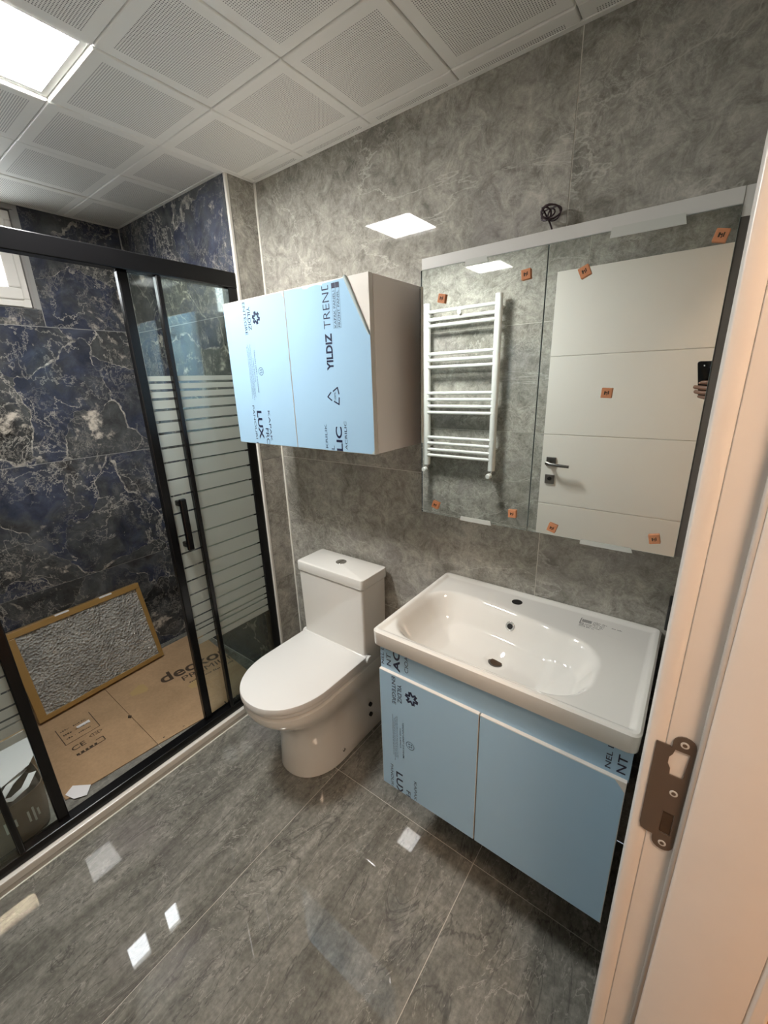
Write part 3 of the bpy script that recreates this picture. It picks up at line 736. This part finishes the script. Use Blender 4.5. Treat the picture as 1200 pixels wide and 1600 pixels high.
# ------------------------------------------------------------------ mirror cabinet
MX0, MX1, MZ0, MZ1, MM, MY = 1.115, 1.8215, 1.098, 1.8165, 1.470, -.12
mc = thing('mirror_cabinet', 'two door mirror cabinet above the basin with white top rail', 'mirror', ((MX0+MX1)/2, -.06, MZ0))
bx('body', (MX0+.006, -.110, MZ0+.006), (1.842, -.001, MZ1+.014), 'brushed_aluminium', mc)
bx('top_rail', (MX0+.002, -.1185, MZ1+.0015), (1.8225, -.1102, MZ1+.0305), 'frame_white', mc, .001)
sr = bx('side_rail', (1.8228, -.1165, MZ0+.001), (1.8445, -.1102, MZ1+.0305), 'brushed_aluminium', mc, .001)
bx('film_end', (1.8230, -.1172, MZ1-.020), (1.8443, -.1166, MZ1+.0303), 'frame_white', sr)
for x0, x1 in ((MX0, MM-.0018), (MM+.0018, MX1)):
    d_ = bx('mirror_door', (x0, MY, MZ0), (x1, -.1185, MZ1), 'mirror', mc)
    bx('door_backing', (x0+.002, -.1184, MZ0+.002), (x1-.002, -.1106, MZ1-.002), 'mirror_edge', d_)
    for lo, hi in (((x0-.0006, MZ0), (x0, MZ1)), ((x1, MZ0), (x1+.0006, MZ1)), ((x0, MZ0-.0008), (x1, MZ0)), ((x0, MZ1), (x1, MZ1+.0006))):
        bx('edge', (lo[0], MY+.0001, lo[1]), (hi[0], -.1186, hi[1]), 'mirror_edge', d_)
# paper tape holding the doors
for x0, x1, z0, z1, sl in ((1.252, 1.318, 1.8065, 1.8215, .0), (1.600, 1.738, 1.8035, 1.8235, -.001), (1.258, 1.362, 1.092, 1.106, 0), (1.612, 1.736, 1.088, 1.101, 0)):
    bm = bmesh.new(); prism(bm, [(x0, z0), (x1, z0+sl), (x1-.004, z1+sl), (x0+.002, z1)], 'y', MY-.0009, MY-.0003)
    nm = {1.252: 'short pale tape over the top edge of the left mirror door', 1.600: 'long pale tape over the top edge of the right mirror door', 1.258: 'pale tape over the bottom edge of the left mirror door', 1.612: 'pale tape over the bottom edge of the right mirror door'}[x0]
    tag(obj('tape_strip', bm, 'tape', origin=(x0, MY, z0)), nm, 'tape', 'tape strips on the mirror')
PADS = [(1.186, 1.737, 12, 'upper left corner of the left mirror door'), (1.421, 1.761, -6, 'upper right corner of the left mirror door'),
        (1.170, 1.130, 18, 'lower left corner of the left mirror door'), (1.425, 1.142, -3, 'lower right corner of the left mirror door'),
        (1.556, 1.746, -24, 'upper left corner of the right mirror door'), (1.798, 1.770, 14, 'upper right corner of the right mirror door'),
        (1.633, 1.478, 3, 'middle of the right mirror door'), (1.539, 1.120, 16, 'lower left corner of the right mirror door'), (1.777, 1.136, -14, 'lower right corner of the right mirror door')]
for x, z, ang, where in PADS:
    R_ = Matrix.Translation((x, MY, z)) @ Matrix.Rotation(math.radians(ang), 4, 'Y')
    pd = thing('cork_pad', 'small orange pad stuck on the '+where, 'pad', (x, MY, z), 'orange pads on the mirror')
    bm = bmesh.new(); box(bm, (-.0115, -.0065, -.0115), (.0115, -.0004, .0115), R_); obj('pad', bm, 'orange_pad', pd, .001)
    bm = bmesh.new()
    for lo, hi in (((-.005, -.004), (-.002, .004)), ((.0005, -.005), (.002, .003)), ((.003, -.003), (.005, .005)), ((-.002, .000), (.001, .002))):
        box(bm, (lo[0], -.0068, lo[1]), (hi[0], -.0066, hi[1]), R_)
    obj('print', bm, 'ink_brown', pd)
# wire loop above the mirror
pts = []
for k in range(61):
    t = k/60; a = 2*math.pi*4.1*t+1.2
    pts.append((1.438+.021*math.cos(a)*(1-.3*t)+.010*math.sin(5*t), -.030-.016*math.sin(a*.5)-.008*t, 1.908+.017*math.sin(a)*(1-.35*t)))
pts += [(1.437, -.020, 1.890), (1.443, -.012, 1.872), (1.444, -.010, 1.845), (1.444, -.0105, 1.8315)]
bm = bmesh.new(); tube(bm, pts, .0021, 8)
tag(obj('lamp_wire', bm, 'wire_sheath', smooth=True, origin=(1.444, -.01, 1.832)), 'dark coiled wire sticking out above the mirror', 'wire')

# ------------------------------------------------------------------ towel radiator on the opposite wall (seen in the mirror)
rad = thing('towel_radiator', 'white ladder towel radiator reflected in the left mirror door', 'radiator', (.58, -1.44, .96))
RX0, RX1, RZ0, RZ1, RY = .350, .815, .960, 1.965, -1.425
for x in (RX0, RX1):
    bm = bmesh.new()
    prof = [(x-.020, RY-.014), (x+.020, RY-.014), (x+.020, RY+.006), (x+.014, RY+.014), (x, RY+.018), (x-.014, RY+.014), (x-.020, RY+.006)]
    prism(bm, prof, 'z', RZ0, RZ1); obj('upright', bm, 'radiator_white', rad, .002, True)
for z in (1.914, 1.870, 1.834, 1.671, 1.633, 1.592, 1.433, 1.393, 1.351, 1.311, 1.149, 1.110, 1.067, 1.028):
    bm = bmesh.new(); tube(bm, [(RX0+.010, RY+.006, z), (RX1-.010, RY+.006, z)], .0108, 14); obj('rung', bm, 'radiator_white', rad, smooth='auto')
for x, z in ((RX0, 1.90), (RX1, 1.90), (RX0, 1.09), (RX1, 1.09)):
    bm = bmesh.new(); tube(bm, [(x, YB+.0008, z), (x, RY-.010, z)], .010, 12); obj('wall_bracket', bm, 'radiator_white', rad, smooth='auto')
for x in (RX0, RX1):
    bm = bmesh.new(); tube(bm, [(x, RY, RZ0), (x, RY, RZ0-.035)], .009, 12); tube(bm, [(x, YB+.0008, RZ0-.028), (x, RY+.02, RZ0-.028)], .008, 12)
    v_ = obj('valve', bm, 'chrome', rad, smooth='auto')
    bm = bmesh.new(); tube(bm, [(x, RY+.016, RZ0-.028), (x, RY+.02, RZ0-.028), (x, RY+.045, RZ0-.028), (x, RY+.05, RZ0-.028)], [.012, .017, .0165, .012], 18); obj('valve_cap', bm, 'radiator_white', v_, smooth='auto')
bm = bmesh.new(); tube(bm, [(.585, RY+.010, 1.893), (.585, RY+.030, 1.893)], .013, 18); obj('bracket_cap', bm, 'radiator_white', rad, smooth='auto')

# ------------------------------------------------------------------ door leaf, open against that wall
DY = -1.432
dor = thing('door_1', 'white bathroom door with three grooves, open, reflected in the right mirror door', 'door', (1.48, DY-.02, .008), kind='structure')
DX0, DX1, DZ1 = 1.118, 1.842, 2.022
bx('leaf_core', (DX0, DY-.040, .008), (DX1, DY-.003, DZ1), 'door_white', dor)
gz = [.008, .40, .80, 1.203, 1.615, DZ1]
for z0, z1 in zip(gz, gz[1:]):
    bx('panel', (DX0, DY-.0031, z0+(.0022 if z0 > .1 else 0)), (DX1, DY, z1-(.0022 if z1 < 2 else 0)), 'door_white', dor, .0012)
hx, hz = 1.172, 1.036
rs = bx('rosette', (hx-.026, DY, hz-.012), (hx+.026, DY+.009, hz+.040), 'nickel', dor, .002)
bm = bmesh.new(); tube(bm, [(hx-.008, DY+.006, hz+.012), (hx-.010, DY+.034, hz+.012), (hx-.012, DY+.047, hz+.011), (hx+.004, DY+.052, hz+.009), (hx+.05, DY+.053, hz+.004), (hx+.108, DY+.050, hz+.001)], [.010, .010, .011, .0105, .009, .0075], 14); obj('lever', bm, 'nickel', dor, smooth='auto')
es = bx('escutcheon', (hx-.026, DY, .922), (hx+.026, DY+.008, .974), 'nickel', dor, .002)
bm = bmesh.new(); tube(bm, [(hx, DY+.0075, .953), (hx, DY+.016, .953)], .010, 18); obj('cylinder', bm, 'dark_hole', es)

# ------------------------------------------------------------------ door frame
jam = thing('trim_5', 'white door frame with latch plate at the right edge', 'door frame', (1.92, -.70, 0), kind='structure')
JY = -.720
bm = bmesh.new(); prism(bm, [(1.851, JY), (1.886, JY), (1.888, JY-.002), (1.888, JY-.013), (1.893, JY-.0155), (1.992, JY-.0155), (1.992, -.7), (1.851, -.7)], 'z', 0, 2.05); obj('lining', bm, 'jamb_white', jam, .0015, 'auto')
bm = bmesh.new(); prism(bm, [(1.8302, -.645), (1.8302, JY+.004), (1.832, JY+.0005), (1.836, JY-.0010), (1.846, JY-.0005), (1.8515, JY+.0015), (1.8515, -.645)], 'z', 0, 2.09); obj('architrave', bm, 'jamb_white', jam, .001, 'auto')
bm = bmesh.new(); prism(bm, [(1.992, -.645), (1.992, JY-.014), (1.996, JY-.018), (2.008, JY-.018), (2.012, JY-.014), (2.012, -.645)], 'z', 0, 2.09); obj('architrave', bm, 'jamb_white', jam, .001, 'auto')
bm = bmesh.new(); tube(bm, [(1.8865, JY-.0085, 0), (1.8865, JY-.0085, 2.04)], .004, 8); obj('gasket', bm, 'gasket', jam, smooth=True)
bx('head', (1.851, OY0, 2.03), (1.992, -.7, 2.05), 'jamb_white', jam)
bx('head_architrave', (1.8302, OY0-.02, 2.03), (1.851, -.645, 2.09), 'jamb_white', jam)
bx('hinge_lining', (1.851, -1.487, 0), (1.992, OY0, 2.05), 'jamb_white', jam)
# strike plate: long body on the rebate with rounded ends and a lip towards the room
def arc(cx, cz, r, a0, a1, n=8): return [(cx+r*math.cos(math.radians(a0+(a1-a0)*k/n)), cz+r*math.sin(math.radians(a0+(a1-a0)*k/n))) for k in range(n+1)]
pz0, pz1, px0, px1 = .899, 1.091, 1.858, 1.8825
out = arc((px0+px1)/2, pz1-.0122, .0122, 0, 180)+[(px0, pz1-.022), (px0-.002, pz1-.020), (1.8415, pz1-.020), (1.8415, pz0+.030), (1.8435, pz0+.022), (1.849, pz0+.0195), (px0, pz0+.0195)]+arc((px0+px1)/2, pz0+.0122, .0122, 180, 360)
holes = [[(1.8615, 1.027), (1.8755, 1.027), (1.8775, 1.068), (1.862, 1.068), (1.8605, 1.060), (1.8575, 1.054), (1.8575, 1.043), (1.8610, 1.036)], [(1.8635, .927), (1.8765, .927), (1.8765, .965), (1.8635, .965)]]
bm = bmesh.new()
def ring2(pts): 
    vs = [bm.verts.new((q[0], JY-.0012, q[1])) for q in pts]
    return [bm.edges.new((vs[k], vs[(k+1) % len(vs)])) for k in range(len(vs))]
ed = ring2(out)
for h_ in holes: ed += ring2(h_)
bmesh.ops.triangle_fill(bm, use_beauty=True, edges=ed)
ex = bmesh.ops.extrude_face_region(bm, geom=bm.faces[:])
bmesh.ops.translate(bm, verts=[g for g in ex['geom'] if isinstance(g, bmesh.types.BMVert)], vec=(0, -.0014, 0))
pl = obj('strike_plate', bm, 'plate_metal', jam)
bx('mortise', (1.8640, JY-.0010, .9275), (1.8760, JY-.0004, .9645), 'raw_wood', pl)
for z in (1.0795, 1.000, .9105):
    bm = bmesh.new(); disc(bm, (1.8702, JY-.0024, z), (0, -1, 0), .0046, .0008, 16); sc_ = obj('screw', bm, 'ink_pale', pl)
    bm = bmesh.new(); disc(bm, (1.8702, JY-.0031, z), (0, -1, 0), .0026, .0003, 12); obj('screw_slot', bm, 'plate_metal', pl)
# black wall socket seen edge-on on the door wall
so = thing('wall_socket', 'black wall socket seen edge on beside the basin', 'socket', (XR, -.075, .99))
bx('plate', (XR-.010, -.118, .885), (XR-.0002, -.035, .972), 'socket_black', so, .002)
bx('cover', (XR-.020, -.110, .893), (XR-.0095, -.043, .964), 'socket_black', so, .003)

# ------------------------------------------------------------------ hallway beyond the door
hf = bx('floor_hall', (1.99, -2.6, -.06), (3.3, .6, 0), 'laminate'); struct(hf, 'warm wood laminate floor of the hallway', 'floor')
hw = bx('wall_hall', (3.2, -2.6, 0), (3.3, .6, 2.55), 'hall_paint'); struct(hw, 'painted hallway wall facing the bathroom door', 'wall')
for nm, lo, hi in (('wall_hall_end', (1.99, .5, 0), (3.3, .6, 2.55)), ('wall_hall_start', (1.99, -2.7, 0), (3.3, -2.6, 2.55)), ('ceiling_hall', (1.99, -2.7, 2.5), (3.3, .6, 2.55)), ('wall_hall_side', (1.9855, -2.6, 0), (1.991, -1.487, 2.55)), ('wall_hall_near', (1.9855, -.66, 0), (1.991, .5, 2.55)), ('wall_hall_head', (1.9855, -1.487, 2.06), (1.991, -.66, 2.55))):
    struct(bx(nm, lo, hi, 'hall_paint'), 'painted hallway surface around the bathroom door', nm.split('_')[0])
hl = thing('hall_lamp', 'warm round ceiling lamp in the hallway', 'light', (2.38, -1.38, 2.5))
bm = bmesh.new(); tube(bm, [(2.38, -1.38, 2.5), (2.38, -1.38, 2.47)], .18, 24); obj('base', bm, 'ceiling_white', hl, .003, True)
bm = bmesh.new(); tube(bm, [(2.38, -1.38, 2.47), (2.38, -1.38, 2.455), (2.38, -1.38, 2.43), (2.38, -1.38, 2.405)], [.205, .220, .195, .110], 28); obj('shade', bm, 'hall_globe', hl, smooth=True)

# ------------------------------------------------------------------ things on the shower floor
ang = math.radians(-4.0)
cb = thing('cardboard_sheet', 'flattened brown cardboard carton with printed lettering on the shower floor', 'cardboard', (-.20, -.62, .021))
def C(u, v, z): return (u, v, z)
CZ = .026
bm = bmesh.new()
poly = [(-.585, -1.02), (-.575, -.150), (-.42, -.146), (.05, -.215), (.175, -.30), (.17, -.48), (.135, -.725)]
prism(bm, [(-.565, -.722), (.128, -.732), (.178, -.36), (.09, -.205), (-.565, -.150)], 'z', .0212, CZ); obj('flap', bm, 'cardboard', cb, .0006)
bm = bmesh.new(); prism(bm, [(-.565, -1.07), (.095, -1.068), (.127, -.7335), (-.565, -.7235)], 'z', .0212, CZ-.0006); obj('flap', bm, 'cardboard', cb, .0006)
bm = bmesh.new(); prism(bm, [(-.16, -.735), (-.145, -.742), (-.132, -.733), (-.145, -.725)], 'z', CZ, CZ+.003); obj('torn_bit', bm, 'ink_brown', cb)
u_ = Vector((.155, 1, 0)).normalized(); v_ = Vector((-1, .155, 0)).normalized()
text('lettering', 'deckon', (-.242, -.528, CZ+.0006), u_, v_, .375, .088, 'ink_brown', cb, .02)
text('lettering', 'PREMIUM', (-.172, -.450, CZ+.0006), u_, v_, .30, .042, 'ink_brown', cb, .0)
bars('printed_line', (-.130, -.44, CZ+.0006), u_, v_, .26, .015, 'ink_brown', cb, 71)
text('lettering', 'deckon', (.165, -.735, CZ+.0006), u_, v_, .22, .06, 'ink_brown', cb, .01, [((.112, -.73, 0), (1, -.13, 0))])
text('lettering', 'deckon', (.190, -.44, CZ+.0006), u_, v_, .16, .05, 'ink_brown', cb, .01, [((.158, -.44, 0), (1, -.13, 0))])
for cx, cy in ((-.30, -.625), (-.10, -.42)):
    bm = bmesh.new()
    vs = [bm.verts.new((cx+(.035+.012*math.sin(3*a))*math.cos(a), cy+(.05+.012*math.cos(2*a))*math.sin(a), CZ+.0004)) for a in [2*math.pi*k/18 for k in range(18)]]; bm.faces.new(vs); obj('stain', bm, 'ink_yellow', cb)
# printed label block, CE mark
def pline(p, q, wd, name='printed_line', mat='ink_brown'):
    bm = bmesh.new(); p, q = Vector((*p, CZ+.0006)), Vector((*q, CZ+.0006)); n_ = (q-p).cross(Vector((0, 0, 1))).normalized()*wd/2
    bm.faces.new([bm.verts.new(a) for a in (p-n_, q-n_, q+n_, p+n_)]); return obj(name, bm, mat, cb)
for p_, q_ in (((-.345, -.975), (-.205, -.975)), ((-.348, -.838), (-.205, -.840)), ((-.205, -.975), (-.205, -.840))): pline(p_, q_, .003)
for k, (s, y) in enumerate((('MODEL', -.965), ('RENK', -.963), ('ADET', -.961))):
    bars('printed_line', (-.305+.035*k, y, CZ+.0006), (0, 1, 0), (-1, 0, 0), .034, .012, 'ink_brown', cb, k+41)
    bars('printed_line', (-.305+.035*k, -.915, CZ+.0006), (0, 1, 0), (-1, 0, 0), .05, .009, 'ink_brown', cb, k+51)
bx('label', (-.292, -.908, CZ), (-.272, -.856, CZ+.0006), 'paper_white', cb)
text('lettering', 'CE', (-.140, -.968, CZ+.0006), (0, 1, 0), (-1, 0, 0), .052, .030, 'ink_brown', cb, .01)
text('lettering', '<TSE>', (-.160, -.895, CZ+.0006), (0, 1, 0), (-1, 0, 0), .052, .024, 'ink_brown', cb, .0)
bars('printed_mark', (-.093, -.966, CZ+.0006), (0, 1, 0), (-1, 0, 0), .078, .026, 'ink_brown', cb, 61)
for p_, q_ in (((-.127, -.885), (-.127, -.857)), ((-.127, -.857), (-.096, -.857)), ((-.096, -.96), (-.096, -.857))): pline(p_, q_, .004)

# bubble-wrapped panel leaning on the wall
A0 = Vector((-.432, -1.005, .0266)); A1 = Vector((-.470, -.405, .0266))
ux = (A1-A0).normalized(); lean = math.radians(15)
perp = Vector((-ux.y, ux.x, 0)).normalized()
if perp.x > 0: perp = -perp
upv = (Vector((0, 0, 1))*math.cos(lean)+perp*math.sin(lean)); nv = ux.cross(upv)
if nv.x < 0: nv = -nv
W_, H_, TH = (A1-A0).length, .452, .045
lb = thing('wrapped_panel', 'bubble wrapped panel with brown cardboard edges leaning on the shower wall', 'package', (A0+A1)/2)
def lp(a, b, c): return A0+ux*a+upv*b-nv*c
def lbox(bm, a0, a1, b0, b1, c0, c1):
    vs = [bm.verts.new(lp(a_, b_, c_)) for a_ in (a0, a1) for b_ in (b0, b1) for c_ in (c0, c1)]
    for f in ((0, 1, 3, 2), (4, 6, 7, 5), (0, 4, 5, 1), (2, 3, 7, 6), (0, 2, 6, 4), (1, 5, 7, 3)): bm.faces.new([vs[i] for i in f])
zl = TH*math.sin(lean)+.002
A0.z += zl; A1.z += zl
for a_ in ((0, W_, 0, .022), (0, W_, H_-.030, H_), (0, .034, .022, H_-.030), (W_-.022, W_, .022, H_-.030)):
    bm = bmesh.new(); lbox(bm, *a_, 0, TH); obj('cardboard_edge', bm, 'tape_brown', lb, .002)
bm = bmesh.new(); rnd = random.Random(3); nu, nv_ = 60, 40
gr = [[bm.verts.new(lp(.030+(W_-.050)*i/nu, .018+(H_-.044)*j/nv_, .007+.0018*rnd.random()+.003*math.sin(i*.37+.8*math.sin(j*.3)))) for i in range(nu+1)] for j in range(nv_+1)]
for j in range(nv_):
    for i in range(nu): bm.faces.new((gr[j][i], gr[j][i+1], gr[j+1][i+1], gr[j+1][i]))
obj('bubble_wrap', bm, 'bubble_wrap', lb, smooth=True)
bm = bmesh.new(); lbox(bm, .03, W_-.02, .02, H_-.03, .016, .04); obj('panel', bm, 'ink_grey', lb)
for a_, b_ in ((.20, .26), (.40, .46)):
    bm = bmesh.new(); lbox(bm, a_, b_, H_-.006, H_+.0008, -.0008, .02); obj('tape_piece', bm, 'paper_white', lb)

# brown carrier bag with white handles, white sheet, carton flap, tag
bag = thing('paper_bag', 'open brown carrier bag with white ribbon handles behind the shower screen', 'bag', (.09, -1.215, .021))
def bagring(z, k=1.0, dy=0):
    return [(.075+(.105*k)*math.copysign(abs(math.cos(t))**.6, math.cos(t)), -1.235+dy+(.125*k)*math.copysign(abs(math.sin(t))**.6, math.sin(t)), z+.006*math.sin(3*t)) for t in [2*math.pi*q/28 for q in range(28)]]
bm = bmesh.new(); loft(bm, [bagring(.030, .92), bagring(.09, .97), bagring(.175, 1.0), bagring(.205, 1.02), bagring(.205, 1.0), bagring(.17, .97), bagring(.05, .90)], True, True); obj('sack', bm, 'paper_brown', bag, smooth='auto')
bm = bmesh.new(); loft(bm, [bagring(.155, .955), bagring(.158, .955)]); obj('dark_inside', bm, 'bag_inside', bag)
bm = bmesh.new(); pth = [Vector(q) for q in ((.035, -1.14, .205), (.10, -1.19, .225), (.155, -1.225, .228), (.175, -1.20, .226), (.155, -1.16, .225), (.085, -1.125, .212))]
def ribbon(bm, pth, wd, up=Vector((0, 0, 1)), th=.0015):
    L_, R_ = [], []
    for i, p in enumerate(pth):
        d_ = (pth[min(i+1, len(pth)-1)]-pth[max(i-1, 0)]).normalized(); q = d_.cross(up).normalized()*wd/2
        L_.append((bm.verts.new(p-q), bm.verts.new(p-q+up*th))); R_.append((bm.verts.new(p+q), bm.verts.new(p+q+up*th)))
    for i in range(len(pth)-1):
        for a_, b_ in (((L_[i][1], R_[i][1]), (R_[i+1][1], L_[i+1][1])), ((R_[i][0], L_[i][0]), (L_[i+1][0], R_[i+1][0])), ((L_[i][0], L_[i][1]), (L_[i+1][1], L_[i+1][0])), ((R_[i][1], R_[i][0]), (R_[i+1][0], R_[i+1][1]))):
            bm.faces.new((*a_, *b_))
ribbon(bm, pth, .022); obj('handle', bm, 'paper_white', bag, smooth=False)
for k, (yy, zz) in enumerate(((-1.285, .125), (-1.225, .135), (-1.165, .128))):
    bm = bmesh.new(); X_ = .1815
    for dy, hh in ((-.012, .045), (.002, .06), (.014, .03)): box(bm, (X_, yy+dy-.003, zz-hh/2), (X_+.0006, yy+dy+.003, zz+hh/2))
    obj('printed_strokes', bm, 'ink_pale', bag)
bm = bmesh.new(); prism(bm, [(-.14, -1.30), (-.16, -1.09), (-.02, -1.075), (.06, -1.125), (.13, -1.29), (.09, -1.37), (-.05, -1.38)], 'z', .2305, .2325)
tag(obj('white_sheet', bm, 'paper_white', origin=(0, -1.25, .23)), 'white plastic sheet lying on the brown carrier bag', 'sheet')
bm = bmesh.new(); prism(bm, [(-.235, -1.33), (-.25, -1.10), (-.17, -1.085), (-.06, -1.09), (-.05, -1.33)], 'z', .021, .20)
tag(obj('carton', bm, 'cardboard', bevel=.002, origin=(-.15, -1.2, .021)), 'brown carton behind the carrier bag in the shower', 'box')
bm = bmesh.new(); prism(bm, [(.072, -1.062), (.050, -1.030), (.105, -.985), (.142, -1.012), (.118, -1.048)], 'z', CZ+.0005, CZ+.0015)
tag(obj('paper_tag', bm, 'paper_white', origin=(.1, -1.02, CZ)), 'small white paper tag on the cardboard edge', 'paper')

# ------------------------------------------------------------------ the photographer's phone and hand, seen in the mirror
def lc(r, u, f): return CAM+CR*r-CD*u+CF*f
ph = thing('phone', 'black phone held up, reflected at the right edge of the mirror', 'phone', lc(-.02, -.13, -.008))
bm = bmesh.new()
def prr(f, i): return [lc(x, y, f) for x, y, _ in rrect(-.0225, -.047, .0385-i, .080-i, .010, 0)]
loft(bm, [prr(-.0115, .001), prr(-.0105, 0), prr(-.0045, 0), prr(-.0035, .001)]); obj('body', bm, 'phone_black', ph, smooth='auto')
for u in (.013, -.010, -.034):
    if abs(u) < .005: continue
    bm = bmesh.new(); tube(bm, [lc(-.002, u-.002, -.0036), lc(-.002, u-.002, -.0022)], .0075, 18); obj('lens', bm, 'lens_glass', ph, smooth='auto')
bm = bmesh.new(); tube(bm, [lc(-.030, .016, -.0036), lc(-.030, .016, -.003)], .003, 12); obj('flash', bm, 'paper_white', ph)
# hand: skin chains
hand = thing('person', 'hand of the photographer wrapped around the black phone in the mirror', 'person', lc(.09, -.30, -.10))
base = ORG[hand.name]
me = bpy.data.meshes.new('hand'); vs, es_, rad_ = [], [], []
def V_(p, r): vs.append(Vector(p)-base); rad_.append(r); return len(vs)-1
wr = V_(lc(.058, -.165, -.030), .026); fa = V_(lc(.085, -.25, -.080), .033); fb2 = V_(lc(.115, -.36, -.150), .040)
pm = V_(lc(.044, -.115, -.016), .027); pk = V_(lc(.036, -.085, -.010), .024)
es_ += [(fb2, fa), (fa, wr), (wr, pm), (pm, pk)]
fing = [([(.034, -.054, -.004), (.012, -.050, .010), (-.018, -.050, .013), (-.036, -.052, .011)], (.0105, .0098, .0088, .0072), pk),
        ([(.036, -.076, -.002), (.006, -.075, .012), (-.040, -.073, .012), (-.067, -.074, .007), (-.073, -.075, -.006)], (.0108, .0100, .0092, .0082, .0068), pk),
        ([(.038, -.098, -.002), (.004, -.097, .012), (-.040, -.095, .011), (-.066, -.095, .006), (-.071, -.096, -.006)], (.0106, .0098, .0090, .0080, .0066), pm),
        ([(.040, -.118, -.003), (.010, -.118, .010), (-.028, -.116, .010), (-.056, -.115, .004)], (.0098, .0088, .0080, .0064), pm),
        ([(.050, -.085, -.026), (.036, -.045, -.026), (.022, -.015, -.022)], (.0135, .0110, .0085), pm)]
for pts_, rr, root in fing:
    prev = root
    for p, r in zip(pts_, rr):
        q = V_(lc(*p), r); es_.append((prev, q)); prev = q
me.from_pydata([tuple(v) for v in vs], es_, []); me.materials.append(MATS['skin'])
ho = bpy.data.objects.new('hand', me); COL.objects.link(ho); ho.parent = hand; ORG[ho.name] = base
md = ho.modifiers.new('skin', 'SKIN'); md.use_smooth_shade = True
for i, sv_ in enumerate(me.skin_vertices[0].data if me.skin_vertices else []): sv_.radius = (rad_[i], rad_[i])
if not me.skin_vertices:
    bpy.context.view_layer.objects.active = ho
for i, sv_ in enumerate(me.skin_vertices[0].data): sv_.radius = (rad_[i], rad_[i]); sv_.use_root = (i == wr)
sb = ho.modifiers.new('sub', 'SUBSURF'); sb.levels = 1; sb.render_levels = 2
bm = bmesh.new(); tube(bm, [lc(-.030, -.0505, .0185), lc(-.036, -.051, .0175)], [.0042, .0036], 10); obj('nail', bm, 'nail', ho, smooth=True)
bm = bmesh.new(); tube(bm, [lc(.078, -.228, -.067), lc(.086, -.25, -.081), lc(.115, -.36, -.150), lc(.135, -.43, -.195)], [.040, .044, .052, .058], 18); obj('sleeve', bm, 'sleeve', hand, smooth='auto')
